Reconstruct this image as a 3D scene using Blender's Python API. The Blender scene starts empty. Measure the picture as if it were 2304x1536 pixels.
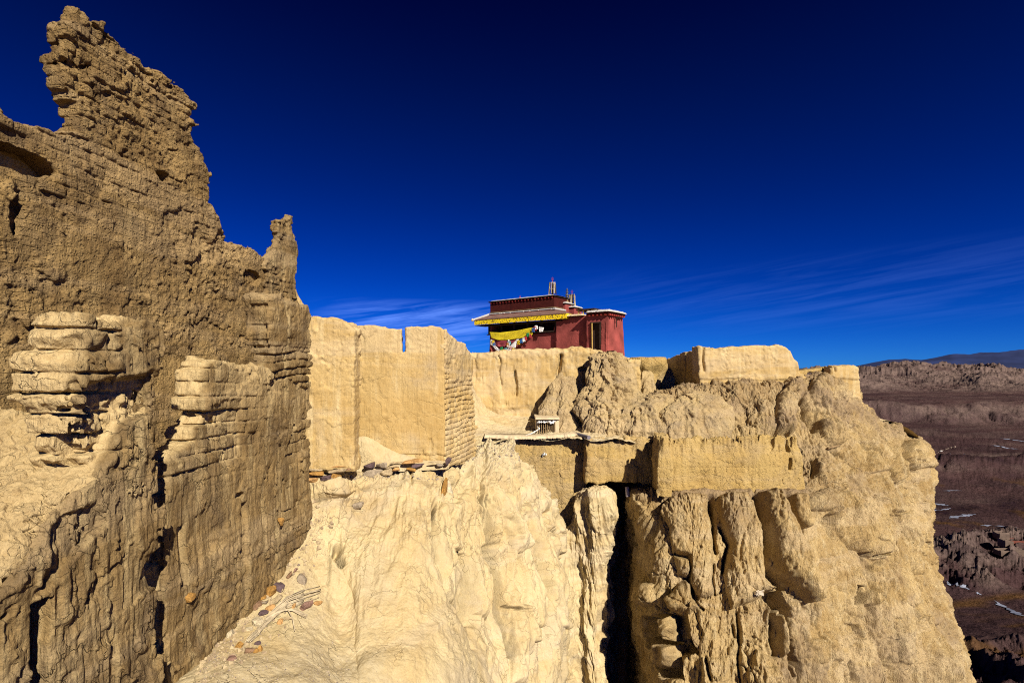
import bpy, bmesh, math, random, time
import numpy as np
from mathutils import Vector
T0 = time.time()
rad = math.radians
F = 1152.0            # focal length in photo pixels (photo 2304 x 1536)
HZ = 830.0            # horizon row in the photo

# ------------------------------------------------------------ camera, sky, sun
scene = bpy.context.scene
cd = bpy.data.cameras.new('camera')
cd.sensor_width = 36.0
cd.lens = 36.0 * F / 2304.0
cd.shift_y = (HZ - 768.0) / 2304.0
cd.clip_start = 0.1
cd.clip_end = 60000.0
cam = bpy.data.objects.new('camera', cd)
scene.collection.objects.link(cam)
cam.location = (0, 0, 0)
cam.rotation_euler = (rad(90), 0, 0)
scene.camera = cam

SUN = Vector((0.52, -1.0, 0.76)).normalized()
world = bpy.data.worlds.new('World')
scene.world = world
world.use_nodes = True
wn, wl = world.node_tree.nodes, world.node_tree.links
wn.clear()
w_out = wn.new('ShaderNodeOutputWorld')
w_bg = wn.new('ShaderNodeBackground')
w_bg.inputs['Strength'].default_value = 0.055
sky = wn.new('ShaderNodeTexSky')
sky.sky_type = 'NISHITA'
sky.sun_disc = False
sky.sun_elevation = math.asin(SUN.z)
sky.sun_rotation = math.atan2(SUN.x, SUN.y)
sky.altitude = 4500
sky.air_density = 1.0
sky.dust_density = 0.05
sky.ozone_density = 6.0
tc = wn.new('ShaderNodeTexCoord')
sep = wn.new('ShaderNodeSeparateXYZ')
wl.new(tc.outputs['Generated'], sep.inputs[0])
ramp = wn.new('ShaderNodeValToRGB')          # the high-altitude polarised blue, by elevation only
cr = ramp.color_ramp
cr.interpolation = 'B_SPLINE'
cr.elements[0].position = 0.0
cr.elements[0].color = (0.08, 0.36, .92, 1)
cr.elements[1].position = 1.0
cr.elements[1].color = (0.0, 0.0, 0.03, 1)
for p, c in ((0.06, (0.02, 0.27, .84, 1)), (0.16, (0.0, 0.175, 0.74, 1)), (0.30, (0.0, 0.105, 0.53, 1)),
             (0.45, (0.0, 0.07, 0.36, 1)), (0.60, (0.0, 0.015, 0.19, 1)), (0.75, (0.0, 0.0, 0.09, 1))):
    e = cr.elements.new(p)
    e.color = c
wl.new(sep.outputs['Z'], ramp.inputs[0])
mulc = wn.new('ShaderNodeMix')
mulc.data_type = 'RGBA'
mulc.blend_type = 'MULTIPLY'
mulc.inputs[0].default_value = 1.0
wl.new(sky.outputs[0], mulc.inputs[6])
wl.new(ramp.outputs[0], mulc.inputs[7])
# thin cirrus: streaks by direction
mp = wn.new('ShaderNodeMapping')
mp.inputs['Scale'].default_value = (2.4, 2.4, 44.0)
shz = wn.new('ShaderNodeVectorMath'); shz.operation = 'DOT_PRODUCT'; shz.inputs[1].default_value = (-.15, 0, 1)
wl.new(tc.outputs['Generated'], shz.inputs[0])
cmb = wn.new('ShaderNodeCombineXYZ')
wl.new(sep.outputs['X'], cmb.inputs[0]); wl.new(sep.outputs['Y'], cmb.inputs[1]); wl.new(shz.outputs['Value'], cmb.inputs[2])
wl.new(cmb.outputs[0], mp.inputs[0])
cn = wn.new('ShaderNodeTexNoise')
cn.inputs['Scale'].default_value = 1.5
cn.inputs['Detail'].default_value = 7
cn.inputs['Roughness'].default_value = 0.62
cn.inputs['Distortion'].default_value = 0.6
wl.new(mp.outputs[0], cn.inputs[0])
cr2 = wn.new('ShaderNodeMapRange')
cr2.inputs[1].default_value = 0.42
cr2.inputs[2].default_value = 0.80
wl.new(cn.outputs[0], cr2.inputs[0])
def wmath(op, a, b=None, c=None):
    n = wn.new('ShaderNodeMath')
    n.operation = op
    for i, v in enumerate((a, b, c)):
        if v is None:
            continue
        if isinstance(v, (int, float)):
            n.inputs[i].default_value = v
        else:
            wl.new(v, n.inputs[i])
    return n.outputs[0]
def bump_fn(x, c, w):                         # smooth 0..1 bump around c with half width w
    d = wmath('DIVIDE', wmath('SUBTRACT', x, c), w)
    return wmath('MAXIMUM', wmath('SUBTRACT', 1.0, wmath('MULTIPLY', d, d)), 0.0)
z_ = sep.outputs['Z']
x_ = sep.outputs['X']
right = wmath('MULTIPLY', bump_fn(z_, 0.125, 0.07), bump_fn(x_, 0.52, 0.45))
left = wmath('MULTIPLY', bump_fn(z_, 0.085, 0.05), bump_fn(x_, -0.15, 0.22))
right = wmath('MULTIPLY', right, 0.11)
msk = wmath('ADD', right, wmath('MULTIPLY', left, 1.1))
cl = wmath('MULTIPLY', cr2.outputs[0], msk)
mix = wn.new('ShaderNodeMix')
mix.data_type = 'RGBA'
wl.new(cl, mix.inputs[0])
wl.new(mulc.outputs[2], mix.inputs[6])
mix.inputs[7].default_value = (2.3, 4.6, 14.0, 1)
wl.new(mix.outputs[2], w_bg.inputs['Color'])
wl.new(w_bg.outputs[0], w_out.inputs[0])

sd = bpy.data.lights.new('sun', 'SUN')
sd.energy = 4.2
sd.angle = rad(0.5)
sd.color = (1.0, 0.93, 0.80)
sun = bpy.data.objects.new('sun', sd)
scene.collection.objects.link(sun)
sun.rotation_euler = SUN.to_track_quat('Z', 'Y').to_euler()
scene.view_settings.view_transform = 'Standard'
scene.view_settings.look = 'None'
scene.view_settings.gamma = 1.0
scene.view_settings.exposure = 0.75
scene.cycles.max_bounces = 5
scene.cycles.diffuse_bounces = 1
scene.cycles.use_denoising = False
scene.cycles.filter_width = 1.1

# ------------------------------------------------------------ numpy helpers
rng = np.random.RandomState(7)
NT = 64
TAB = (rng.rand(NT * NT * NT).astype(np.float32) * 2 - 1)
f32 = np.float32

def vn(x, y, z, s=0):
    """value noise, -1..1"""
    x = x + s * 13.37; y = y + s * 7.11; z = z + s * 3.73
    xi = np.floor(x); yi = np.floor(y); zi = np.floor(z)
    fx = (x - xi).astype(f32); fy = (y - yi).astype(f32); fz = (z - zi).astype(f32)
    fx = fx * fx * (3 - 2 * fx); fy = fy * fy * (3 - 2 * fy); fz = fz * fz * (3 - 2 * fz)
    xi = xi.astype(np.int32) & 63; yi = yi.astype(np.int32) & 63; zi = zi.astype(np.int32) & 63
    x1 = (xi + 1) & 63; y0 = yi << 6; y1 = ((yi + 1) & 63) << 6; z0 = zi << 12; z1 = ((zi + 1) & 63) << 12
    t = TAB
    a = t[z0 + y0 + xi]; a = a + (t[z0 + y0 + x1] - a) * fx
    b = t[z0 + y1 + xi]; b = b + (t[z0 + y1 + x1] - b) * fx
    a = a + (b - a) * fy
    c = t[z1 + y0 + xi]; c = c + (t[z1 + y0 + x1] - c) * fx
    d = t[z1 + y1 + xi]; d = d + (t[z1 + y1 + x1] - d) * fx
    c = c + (d - c) * fy
    return a + (c - a) * fz

def fbm(p, sc, octs=4, gain=0.5, s=0, lac=2.03):
    if np.isscalar(sc):
        sc = (sc, sc, sc)
    x, y, z = p[0] * sc[0], p[1] * sc[1], p[2] * sc[2]
    out = 0; a = 1.0; tot = 0
    for i in range(octs):
        out = out + a * vn(x, y, z, s + i * 1.7)
        tot += a
        a *= gain
        x, y, z = (x * 0.8 + y * 0.6) * lac, (y * 0.8 - x * 0.6) * lac, z * lac
    return out / tot * 1.4

def ridged(p, sc, octs=4, gain=0.55, s=0):
    if np.isscalar(sc):
        sc = (sc, sc, sc)
    x, y, z = p[0] * sc[0], p[1] * sc[1], p[2] * sc[2]
    out = 0; a = 1.0; tot = 0
    for i in range(octs):
        n = 1 - np.abs(vn(x, y, z, s + i * 2.3)) * 2
        out = out + a * n
        tot += a
        a *= gain
        x, y, z = (x * 0.8 + y * 0.6) * 2.05, (y * 0.8 - x * 0.6) * 2.05, z * 2.05
    return out / tot

def plates(w, sc, s=0, edge=.05):
    """crisp spalled layers: stepped thresholds of noise, 0..1"""
    n = fbm(w, sc, 5, .6, s)
    return (sstep(-.25, -.25 + edge, n) + sstep(0.0, edge, n) + sstep(.25, .25 + edge, n)) / 3.0

def creases(w, sc, octs=4, s=0, gain=.55):
    """sharp narrow valleys where noise changes sign, 0 flat .. 1 in the crease"""
    if np.isscalar(sc): sc = (sc,) * 3
    x, y, z = w[0] * sc[0], w[1] * sc[1], w[2] * sc[2]; out = 0; a_ = 1.0; tot = 0
    for i in range(octs):
        out = out + a_ * np.maximum(0, 1 - np.abs(vn(x, y, z, s + i * 3.1)) * 5.5)
        tot += a_; a_ *= gain
        x, y, z = (x * 0.8 + y * 0.6) * 2.1, (y * 0.8 - x * 0.6) * 2.1, z * 2.1
    return out / tot

def hsh(i, j=0, k=0):
    i = np.asarray(i).astype(np.int64); j = np.asarray(j).astype(np.int64); k = np.asarray(k).astype(np.int64)
    return TAB[((i * 7919 + j * 104729 + k * 15485863 + 12345) & 0x7fffffff) % TAB.size]

def worley(u, v, s=0):
    """2d cells: returns F1, F2-F1, cell random"""
    ui = np.floor(u); vi = np.floor(v)
    f1 = np.full(u.shape, 9.0, f32); f2 = f1.copy(); cid = np.zeros(u.shape, f32)
    for a in (-1, 0, 1):
        for b in (-1, 0, 1):
            cu, cv = ui + a, vi + b
            px = cu + 0.5 + 0.48 * hsh(cu, cv, s * 3 + 1)
            py = cv + 0.5 + 0.48 * hsh(cu, cv, s * 3 + 2)
            d = np.sqrt((px - u) ** 2 + (py - v) ** 2).astype(f32)
            near = d < f1
            f2 = np.where(near, f1, np.minimum(f2, d))
            cid = np.where(near, hsh(cu, cv, s * 3 + 3), cid)
            f1 = np.where(near, d, f1)
    return f1, f2 - f1, cid

def sstep(a, b, x):
    t = np.clip((x - a) / (b - a), 0, 1)
    return t * t * (3 - 2 * t)

def seg_d(px, py, pts):
    """distance to polyline, and param 0..1 along, in photo px"""
    best = np.full(px.shape, 1e9, f32); prm = np.zeros(px.shape, f32)
    L = [math.dist(pts[i], pts[i + 1]) for i in range(len(pts) - 1)]
    tot = sum(L); acc = 0
    for i in range(len(pts) - 1):
        (ax, ay), (bx, by) = pts[i], pts[i + 1]
        dx, dy = bx - ax, by - ay
        t = np.clip(((px - ax) * dx + (py - ay) * dy) / (dx * dx + dy * dy), 0, 1)
        d = np.hypot(px - ax - t * dx, py - ay - t * dy)
        m = d < best
        best = np.where(m, d, best)
        prm = np.where(m, (acc + t * L[i]) / tot, prm)
        acc += L[i]
    return best, prm

def poly_sd(x, y, pts):
    """signed distance to polygon, negative inside"""
    n = len(pts)
    best = np.full(x.shape, 1e9, f32); ins = np.zeros(x.shape, bool)
    for i in range(n):
        (ax, ay), (bx, by) = pts[i], pts[(i + 1) % n]
        dx, dy = bx - ax, by - ay
        t = np.clip(((x - ax) * dx + (y - ay) * dy) / (dx * dx + dy * dy + 1e-12), 0, 1)
        best = np.minimum(best, (x - ax - t * dx) ** 2 + (y - ay - t * dy) ** 2)
        if ay != by:
            c = ((ay > y) != (by > y)) & (x < (bx - ax) * (y - ay) / (by - ay) + ax)
            ins ^= c
    d = np.sqrt(best)
    return np.where(ins, -d, d)

def at(px, py, Y):
    return ((px - 1152.0) / F * Y, Y, (HZ - py) / F * Y)

# ------------------------------------------------------------ mesh output
COL = scene.collection
def tag(o, label=None, cat=None, group=None, kind=None):
    if label: o['label'] = label
    if cat: o['category'] = cat
    if group: o['group'] = group
    if kind: o['kind'] = kind
    return o

def link(name, me, mat=None, parent=None, smooth=True):
    if mat is not None:
        me.materials.append(mat)
    if smooth:
        me.polygons.foreach_set('use_smooth', np.ones(len(me.polygons), bool))
    o = bpy.data.objects.new(name, me)
    COL.objects.link(o)
    if parent is not None:
        o.parent = parent
    return o

def quad_mesh(name, co, quads, attrs=None):
    me = bpy.data.meshes.new(name)
    co = np.ascontiguousarray(co, dtype=f32); quads = np.ascontiguousarray(quads, dtype=np.int32)
    me.vertices.add(len(co)); me.vertices.foreach_set('co', co.ravel())
    me.loops.add(quads.size); me.loops.foreach_set('vertex_index', quads.ravel())
    me.polygons.add(len(quads))
    me.polygons.foreach_set('loop_start', np.arange(0, quads.size, 4, dtype=np.int32))
    me.update(calc_edges=True)
    for k, v in (attrs or {}).items():
        a = me.attributes.new(k, 'FLOAT', 'POINT')
        a.data.foreach_set('value', np.ascontiguousarray(v, dtype=f32).ravel())
    return me

def surface_nets(f):
    """naive surface nets on a lattice f (negative inside) -> verts in index space, quads"""
    ins = f < 0
    nx, ny, nz = f.shape
    cnt = np.zeros((nx - 1, ny - 1, nz - 1), np.uint8)
    for a in (0, 1):
        for b in (0, 1):
            for c in (0, 1):
                cnt += ins[a:nx - 1 + a, b:ny - 1 + b, c:nz - 1 + c]
    mixed = (cnt > 0) & (cnt < 8)
    ci = np.argwhere(mixed)
    vid = np.full(mixed.shape, -1, np.int32)
    vid[mixed] = np.arange(len(ci), dtype=np.int32)
    acc = np.zeros((len(ci), 3), f32); num = np.zeros(len(ci), f32)
    x, y, z = ci[:, 0], ci[:, 1], ci[:, 2]
    cor = {}
    for a in (0, 1):
        for b in (0, 1):
            for c in (0, 1):
                cor[(a, b, c)] = f[x + a, y + b, z + c]
    for ax in range(3):
        for p in (0, 1):
            for q in (0, 1):
                lo = [p, q]; lo.insert(ax, 0); hi = list(lo); hi[ax] = 1
                A, B = cor[tuple(lo)], cor[tuple(hi)]
                m = (A < 0) != (B < 0)
                t = np.where(m, A / np.where(m, A - B, 1), 0)
                base = np.array(lo, f32)
                pos = np.tile(base, (len(ci), 1)); pos[:, ax] = t
                acc += pos * m[:, None]; num += m
    verts = ci + acc / num[:, None]
    quads = []
    for ax in range(3):
        A = [slice(None)] * 3; B = [slice(None)] * 3
        A[ax] = slice(0, -1); B[ax] = slice(1, None)
        sc_ = ins[tuple(A)] != ins[tuple(B)]
        e = np.argwhere(sc_)
        o1, o2 = [i for i in range(3) if i != ax]
        ok = (e[:, o1] > 0) & (e[:, o2] > 0) & (e[:, o1] < f.shape[o1] - 1) & (e[:, o2] < f.shape[o2] - 1)
        e = e[ok]
        flip = ins[tuple(A)][tuple(e.T)]
        def idx(d1, d2):
            k = e.copy(); k[:, o1] -= d1; k[:, o2] -= d2
            return vid[k[:, 0], k[:, 1], k[:, 2]]
        q = np.stack([idx(1, 1), idx(0, 1), idx(0, 0), idx(1, 0)], 1)
        if ax == 1:
            flip = ~flip
        q[~flip] = q[~flip][:, ::-1]
        quads.append(q)
    return verts, np.concatenate(quads)

class Plane:
    """a vertical wall plane through P0 with direction d; n faces the viewer side"""
    def __init__(s, p0, d, side=None):
        s.p = np.array(p0, float); s.d = np.array(d, float) / np.hypot(*d)
        n = np.array((s.d[1], -s.d[0]))
        s.n = n if side is None or np.dot(n, side) > 0 else -n
    def hit(s, px, py):
        r = (px - 1152.0) / F
        den = s.d[0] - r * s.d[1]
        t = (r * s.p[1] - s.p[0]) / den
        Y = s.p[1] + t * s.d[1]
        return t, (HZ - py) / F * Y
    def world(s, a, t, z):
        return (s.p[0] + a * s.d[0] + t * s.n[0], s.p[1] + a * s.d[1] + t * s.n[1], z)

def slab(name, pl, outline, thick, res, disp, mat, zmin=None, label=None, cat='mud wall', soft=0.05, band=0.22,
         course=None, lean=0.0, group=None, kind=None, px=True, parent=None, mask=None, ragged=0.0, cuts=(), shear=0.0):
    """a thick wall of rammed earth or mud brick; outline in photo px on the front plane"""
    pts = [pl.hit(*q) for q in outline] if px else list(outline)
    if zmin is not None:
        pts = [(a, max(b, zmin)) for a, b in pts]
    P = np.array(pts)
    a0, a1 = P[:, 0].min() - band, P[:, 0].max() + band
    z0, z1 = P[:, 1].min() - band * .5, P[:, 1].max() + band
    A = np.arange(a0, a1, res, dtype=f32); Z = np.arange(z0, z1, res, dtype=f32)
    Tt = np.arange(-thick - band, band + 1e-6, res, dtype=f32)
    GA, GZ = np.meshgrid(A, Z, indexing='ij')
    wx, wy, wz = pl.world(GA, 0 * GA, GZ)
    q = (wx, wy, wz)
    ja = fbm(q, 2.3, 4, .55, s=31) * ragged
    if course:
        j = hsh(np.floor(GZ / course), 5) * ragged * 0.8
        ja = ja + j
    jz = fbm(q, 3.1, 3, .6, s=47) * ragged * .7
    d2 = poly_sd(GA + ja, GZ + jz, pts).astype(f32)
    f = np.empty((len(A), len(Tt), len(Z)), f32)
    zt = z1
    for k, t in enumerate(Tt):
        le = lean * (GZ - z0)
        dt = np.maximum(t + le, -thick - t + le)
        if shear:
            d2 = poly_sd(GA + ja + shear * t, GZ + jz, pts).astype(f32)
        h = np.maximum(soft - np.abs(d2 - dt), 0) / soft
        f[:, k, :] = np.maximum(d2, dt) + h * h * soft * 0.25
    m = np.abs(f) < band
    ia, it, iz = np.nonzero(m)
    a = A[ia]; t = Tt[it]; z = Z[iz]
    w = pl.world(a, t, z)
    w = tuple(np.asarray(c, f32) for c in w)
    dd = disp(a, t, z, w)
    mk = None
    if isinstance(dd, tuple):
        dd, mk = dd
    f[m] -= dd
    for (c0, c1, cz0, cz1, cdep) in cuts:            # openings cut through the earth
        wob = .02 * fbm(q, 5, 3, .6, s=71)
        box = np.minimum(np.minimum(GA - c0, c1 - GA), np.minimum(GZ - cz0, cz1 - GZ)) + wob
        for k, t in enumerate(Tt):
            f[:, k, :] = np.maximum(f[:, k, :], np.minimum(box, t + cdep))
    V, Q = surface_nets(f)
    va = a0 + V[:, 0] * res; vt = Tt[0] + V[:, 1] * res; vz = z0 + V[:, 2] * res
    co = np.stack(pl.world(va, vt, vz), 1)
    if np.dot(np.cross(np.append(pl.d, 0), np.append(pl.n, 0)), (0, 0, 1)) < 0:
        Q = Q[:, ::-1]
    attrs = None
    if mask is not None:
        attrs = {'mask': mask(va, vt, vz, tuple(co.T.astype(f32)))}
    me = quad_mesh(name, co, Q, attrs)
    o = link(name, me, mat, parent)
    if parent is None:
        tag(o, label, None if kind == 'structure' else cat, group, kind or 'thing')
    print(name, label, f.shape, len(Q), 'faces', round(time.time() - T0, 1))
    return o

def net(ctrl, nu, nv):
    """Catmull-Rom through a control net of (px, py, Y); returns px, py, Y grids"""
    C = np.array(ctrl, float)
    def interp(C, n):
        m = C.shape[0]
        t = np.linspace(0, m - 1 - 1e-9, n); i = np.floor(t).astype(int); u = (t - i)[:, None, None]
        g = lambda k: C[np.clip(k, 0, m - 1)]
        p0, p1, p2, p3 = g(i - 1), g(i), g(i + 1), g(i + 2)
        return 0.5 * (2 * p1 + (p2 - p0) * u + (2 * p0 - 5 * p1 + 4 * p2 - p3) * u ** 2 + (3 * p1 - p0 - 3 * p2 + p3) * u ** 3)
    C = interp(C, nv)
    C = interp(C.transpose(1, 0, 2), nu).transpose(1, 0, 2)
    return C

def grid_normals(P):
    du = np.gradient(P, axis=1); dv = np.gradient(P, axis=0)
    n = np.cross(du, dv)
    n /= np.linalg.norm(n, axis=2, keepdims=True) + 1e-9
    return n

def rock(name, ctrl, nu, nv, disp, mat, label=None, cat=None, kind='structure', mask=None, flip=False, world=False, smooth_n=0):
    """eroded surface over a control net (top row first, left to right) displaced along its normal"""
    C = net(ctrl, nu, nv)
    if world:
        P = C
        Ysafe = np.maximum(P[:, :, 1], .5)
        px = 1152 + P[:, :, 0] / Ysafe * F; py = HZ - P[:, :, 2] / Ysafe * F
    else:
        px, py, Y = C[:, :, 0], C[:, :, 1], C[:, :, 2]
        P = np.stack(at(px, py, Y), 2)
    n = grid_normals(P)
    if flip: n = -n
    w = tuple(P[:, :, i].astype(f32) for i in range(3))
    d = disp(px.astype(f32), py.astype(f32), w, n)
    co = P + n * d[:, :, None]
    idx = np.arange(nu * nv).reshape(nv, nu)
    q = np.stack([idx[:-1, :-1], idx[1:, :-1], idx[1:, 1:], idx[:-1, 1:]], 2).reshape(-1, 4)
    if not flip: pass
    attrs = {'mask': mask(px, py, tuple(co[:, :, i].astype(f32) for i in range(3)), n)} if mask else None
    me = quad_mesh(name, co.reshape(-1, 3), q, attrs)
    o = link(name, me, mat)
    tag(o, label, cat, None, kind)
    print(name, nu, nv, round(time.time() - T0, 1), 'd', float(d.min()), float(d.max()))
    return o, co, n

# ------------------------------------------------------------ materials
def mat_new(name):
    m = bpy.data.materials.new(name)
    m.use_nodes = True
    return m, m.node_tree.nodes, m.node_tree.links, m.node_tree.nodes['Principled BSDF']

def simple(name, col, rough=0.9, nscale=6.0, var=0.25, bump=0.2, bscale=40.0, metal=0.0):
    m, n, l, b = mat_new(name)
    b.inputs['Roughness'].default_value = rough
    b.inputs['Metallic'].default_value = metal
    b.inputs['Specular IOR Level'].default_value = 0.2
    t = n.new('ShaderNodeTexNoise'); t.inputs['Scale'].default_value = nscale; t.inputs['Detail'].default_value = 6
    g = n.new('ShaderNodeNewGeometry')
    l.new(g.outputs['Position'], t.inputs[0])
    r = n.new('ShaderNodeMapRange'); r.inputs[1].default_value = .25; r.inputs[2].default_value = .75
    r.inputs[3].default_value = 1 - var; r.inputs[4].default_value = 1 + var
    l.new(t.outputs[0], r.inputs[0])
    mx = n.new('ShaderNodeMix'); mx.data_type = 'RGBA'; mx.blend_type = 'MULTIPLY'; mx.inputs[0].default_value = 1
    mx.inputs[6].default_value = (*col, 1)
    l.new(r.outputs[0], mx.inputs[7])
    l.new(mx.outputs[2], b.inputs['Base Color'])
    t2 = n.new('ShaderNodeTexNoise'); t2.inputs['Scale'].default_value = bscale; t2.inputs['Detail'].default_value = 4
    l.new(g.outputs['Position'], t2.inputs[0])
    bp = n.new('ShaderNodeBump'); bp.inputs['Strength'].default_value = bump; bp.inputs['Distance'].default_value = .03
    l.new(t2.outputs[0], bp.inputs['Height'])
    l.new(bp.outputs[0], b.inputs['Normal'])
    return m

def earth(name, c1, c2, c3, *, streak=0.5, bump=0.6, bscale=30.0, bdist=0.02, crack=0.0, cscale=3.0, dark=0.5, big=0.6, maskcol=None, pit=0.0, brick=None):
    """sun-baked earth: two ochres mixed by broad noise, vertical run-off streaks, speckle, cracks"""
    sat = lambda c: (c[0], c[1] * .965, c[2] * .84)
    c1, c2, c3 = sat(c1), sat(c2), sat(c3)
    if maskcol: maskcol = tuple(sat(c) for c in maskcol)
    m, n, l, b = mat_new(name)
    b.inputs['Roughness'].default_value = 0.97
    b.inputs['Specular IOR Level'].default_value = 0.08
    geo = n.new('ShaderNodeNewGeometry')
    pos = geo.outputs['Position']
    def noise(sc, det=6, rough=.6, vec=None, scale3=None, dist=0):
        t = n.new('ShaderNodeTexNoise')
        t.inputs['Scale'].default_value = sc; t.inputs['Detail'].default_value = det
        t.inputs['Roughness'].default_value = rough; t.inputs['Distortion'].default_value = dist
        v = vec or pos
        if scale3:
            mp = n.new('ShaderNodeMapping'); mp.inputs['Scale'].default_value = scale3
            l.new(v, mp.inputs[0]); v = mp.outputs[0]
        l.new(v, t.inputs[0])
        return t.outputs[0]
    def mr(x, a, b_, c=0.0, d=1.0):
        r = n.new('ShaderNodeMapRange')
        r.inputs[1].default_value = a; r.inputs[2].default_value = b_; r.inputs[3].default_value = c; r.inputs[4].default_value = d
        l.new(x, r.inputs[0]); return r.outputs[0]
    def mixc(fac, A, B, mode='MIX'):
        x = n.new('ShaderNodeMix'); x.data_type = 'RGBA'; x.blend_type = mode
        if isinstance(fac, float): x.inputs[0].default_value = fac
        else: l.new(fac, x.inputs[0])
        for k, v in ((6, A), (7, B)):
            if isinstance(v, tuple): x.inputs[k].default_value = (*v, 1)
            else: l.new(v, x.inputs[k])
        return x.outputs[2]
    base = mixc(mr(noise(big, 5, .6, dist=.5), .36, .64), c1, c2)
    base = mixc(mr(noise(big * .8, 6, .68, dist=.8), .50, .66, 0, .55), base, tuple(.55 * q + .45 * (sum(c2) / 3) * k for q, k in zip(c2, (1.0, .92, .86))))
    base = mixc(mr(noise(1.0, 5, .6, scale3=(.15, .15, 1.7), dist=.3), .50, .60, 0, .38), base, tuple(min(.62, q * k + .02) for q, k in zip(c3, (.92, .90, .98))))
    st = noise(1.0, 6, .65, scale3=(5.5, 5.5, .55))
    base = mixc(mr(st, .50, .72, 0, streak), base, c3)
    sp = noise(bscale * 1.6, 3, .7)
    base = mixc(mr(sp, .3, .7, 0, 1), mixc(1.0, base, (1 - dark * .45,) * 3, 'MULTIPLY'), mixc(1.0, base, (1 + dark * .3,) * 3, 'MULTIPLY'))
    if maskcol:
        at_ = n.new('ShaderNodeAttribute'); at_.attribute_name = 'mask'
        base = mixc(at_.outputs['Fac'], base, mixc(mr(noise(bscale * .35, 5, .7), .35, .65), maskcol[0], maskcol[1]))
    h1 = noise(bscale, 8, .68)
    add = n.new('ShaderNodeMath'); add.operation = 'ADD'
    h0 = noise(bscale * .28, 6, .7, dist=.4)
    hm = n.new('ShaderNodeMath'); hm.operation = 'MULTIPLY_ADD'; hm.inputs[1].default_value = 1.3; l.new(h0, hm.inputs[0]); l.new(h1, hm.inputs[2]); h1 = hm.outputs[0]
    st2 = noise(1.0, 5, .6, scale3=(38, 38, 3.5))
    mu = n.new('ShaderNodeMath'); mu.operation = 'MULTIPLY'; mu.inputs[1].default_value = 1.6 * streak
    l.new(st2, mu.inputs[0]); l.new(h1, add.inputs[0]); l.new(mu.outputs[0], add.inputs[1])
    h = add.outputs[0]
    if pit > 0:
        vv = n.new('ShaderNodeTexVoronoi'); vv.inputs['Scale'].default_value = bscale * .7
        l.new(pos, vv.inputs['Vector'])
        pm = mr(vv.outputs['Distance'], .1, .35, -pit, 0)
        a3 = n.new('ShaderNodeMath'); a3.operation = 'ADD'; l.new(h, a3.inputs[0]); l.new(pm, a3.inputs[1]); h = a3.outputs[0]
    if crack > 0:
        v = n.new('ShaderNodeTexVoronoi'); v.feature = 'DISTANCE_TO_EDGE'; v.inputs['Scale'].default_value = cscale
        nz = n.new('ShaderNodeTexNoise'); nz.inputs['Scale'].default_value = cscale * 1.3; nz.inputs['Detail'].default_value = 4
        l.new(pos, nz.inputs[0])
        vm = n.new('ShaderNodeVectorMath'); vm.operation = 'MULTIPLY_ADD'
        vm.inputs[1].default_value = (.55, .55, .55)
        l.new(nz.outputs['Color'], vm.inputs[0]); l.new(pos, vm.inputs[2])
        l.new(vm.outputs[0], v.inputs['Vector'])
        ck = mr(v.outputs['Distance'], 0.0, .022, -1.0, 0.0)
        gate = mr(noise(cscale * .45, 3, .5), .46, .6)
        g2 = n.new('ShaderNodeMath'); g2.operation = 'MULTIPLY'; l.new(ck, g2.inputs[0]); l.new(gate, g2.inputs[1])
        g3 = n.new('ShaderNodeMath'); g3.operation = 'MULTIPLY_ADD'; g3.inputs[1].default_value = crack
        l.new(g2.outputs[0], g3.inputs[0]); l.new(h, g3.inputs[2]); h = g3.outputs[0]
    if brick:                                        # (axis, row height, length, depth, gate low)
        ax, rh, bl_, dep, g0 = brick
        sp_ = n.new('ShaderNodeSeparateXYZ'); wv = n.new('ShaderNodeVectorMath'); wv.operation = 'MULTIPLY_ADD'; wv.inputs[1].default_value = (.22, .22, .16)
        nz_ = n.new('ShaderNodeTexNoise'); nz_.inputs['Scale'].default_value = 2.2; nz_.inputs['Detail'].default_value = 4; l.new(pos, nz_.inputs[0])
        l.new(nz_.outputs['Color'], wv.inputs[0]); l.new(pos, wv.inputs[2]); l.new(wv.outputs[0], sp_.inputs[0])
        cb = n.new('ShaderNodeCombineXYZ'); l.new(sp_.outputs[ax], cb.inputs[0]); l.new(sp_.outputs['Z'], cb.inputs[1])
        br = n.new('ShaderNodeTexBrick'); br.inputs['Scale'].default_value = 1.0; br.inputs['Row Height'].default_value = rh; br.inputs['Brick Width'].default_value = bl_
        br.inputs['Mortar Size'].default_value = .010; br.inputs['Mortar Smooth'].default_value = .6
        br.inputs['Color1'].default_value = (1, 1, 1, 1); br.inputs['Color2'].default_value = (.72, .72, .72, 1); br.inputs['Mortar'].default_value = (0, 0, 0, 1)
        l.new(cb.outputs[0], br.inputs['Vector'])
        gt = mr(noise(1.1, 5, .65), g0, g0 + .10)
        m1_ = n.new('ShaderNodeMath'); m1_.operation = 'MULTIPLY'; l.new(br.outputs['Color'], m1_.inputs[0]); l.new(gt, m1_.inputs[1])
        m2_ = n.new('ShaderNodeMath'); m2_.operation = 'MULTIPLY_ADD'; m2_.inputs[1].default_value = dep; l.new(m1_.outputs[0], m2_.inputs[0]); l.new(h, m2_.inputs[2])
        inv_ = n.new('ShaderNodeMath'); inv_.operation = 'MULTIPLY_ADD'; inv_.inputs[1].default_value = -dep; l.new(gt, inv_.inputs[0]); l.new(m2_.outputs[0], inv_.inputs[2]); h = inv_.outputs[0]
    bp = n.new('ShaderNodeBump'); bp.inputs['Strength'].default_value = bump; bp.inputs['Distance'].default_value = bdist
    l.new(h, bp.inputs['Height'])
    l.new(bp.outputs[0], b.inputs['Normal'])
    l.new(base, b.inputs['Base Color'])
    return m
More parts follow.
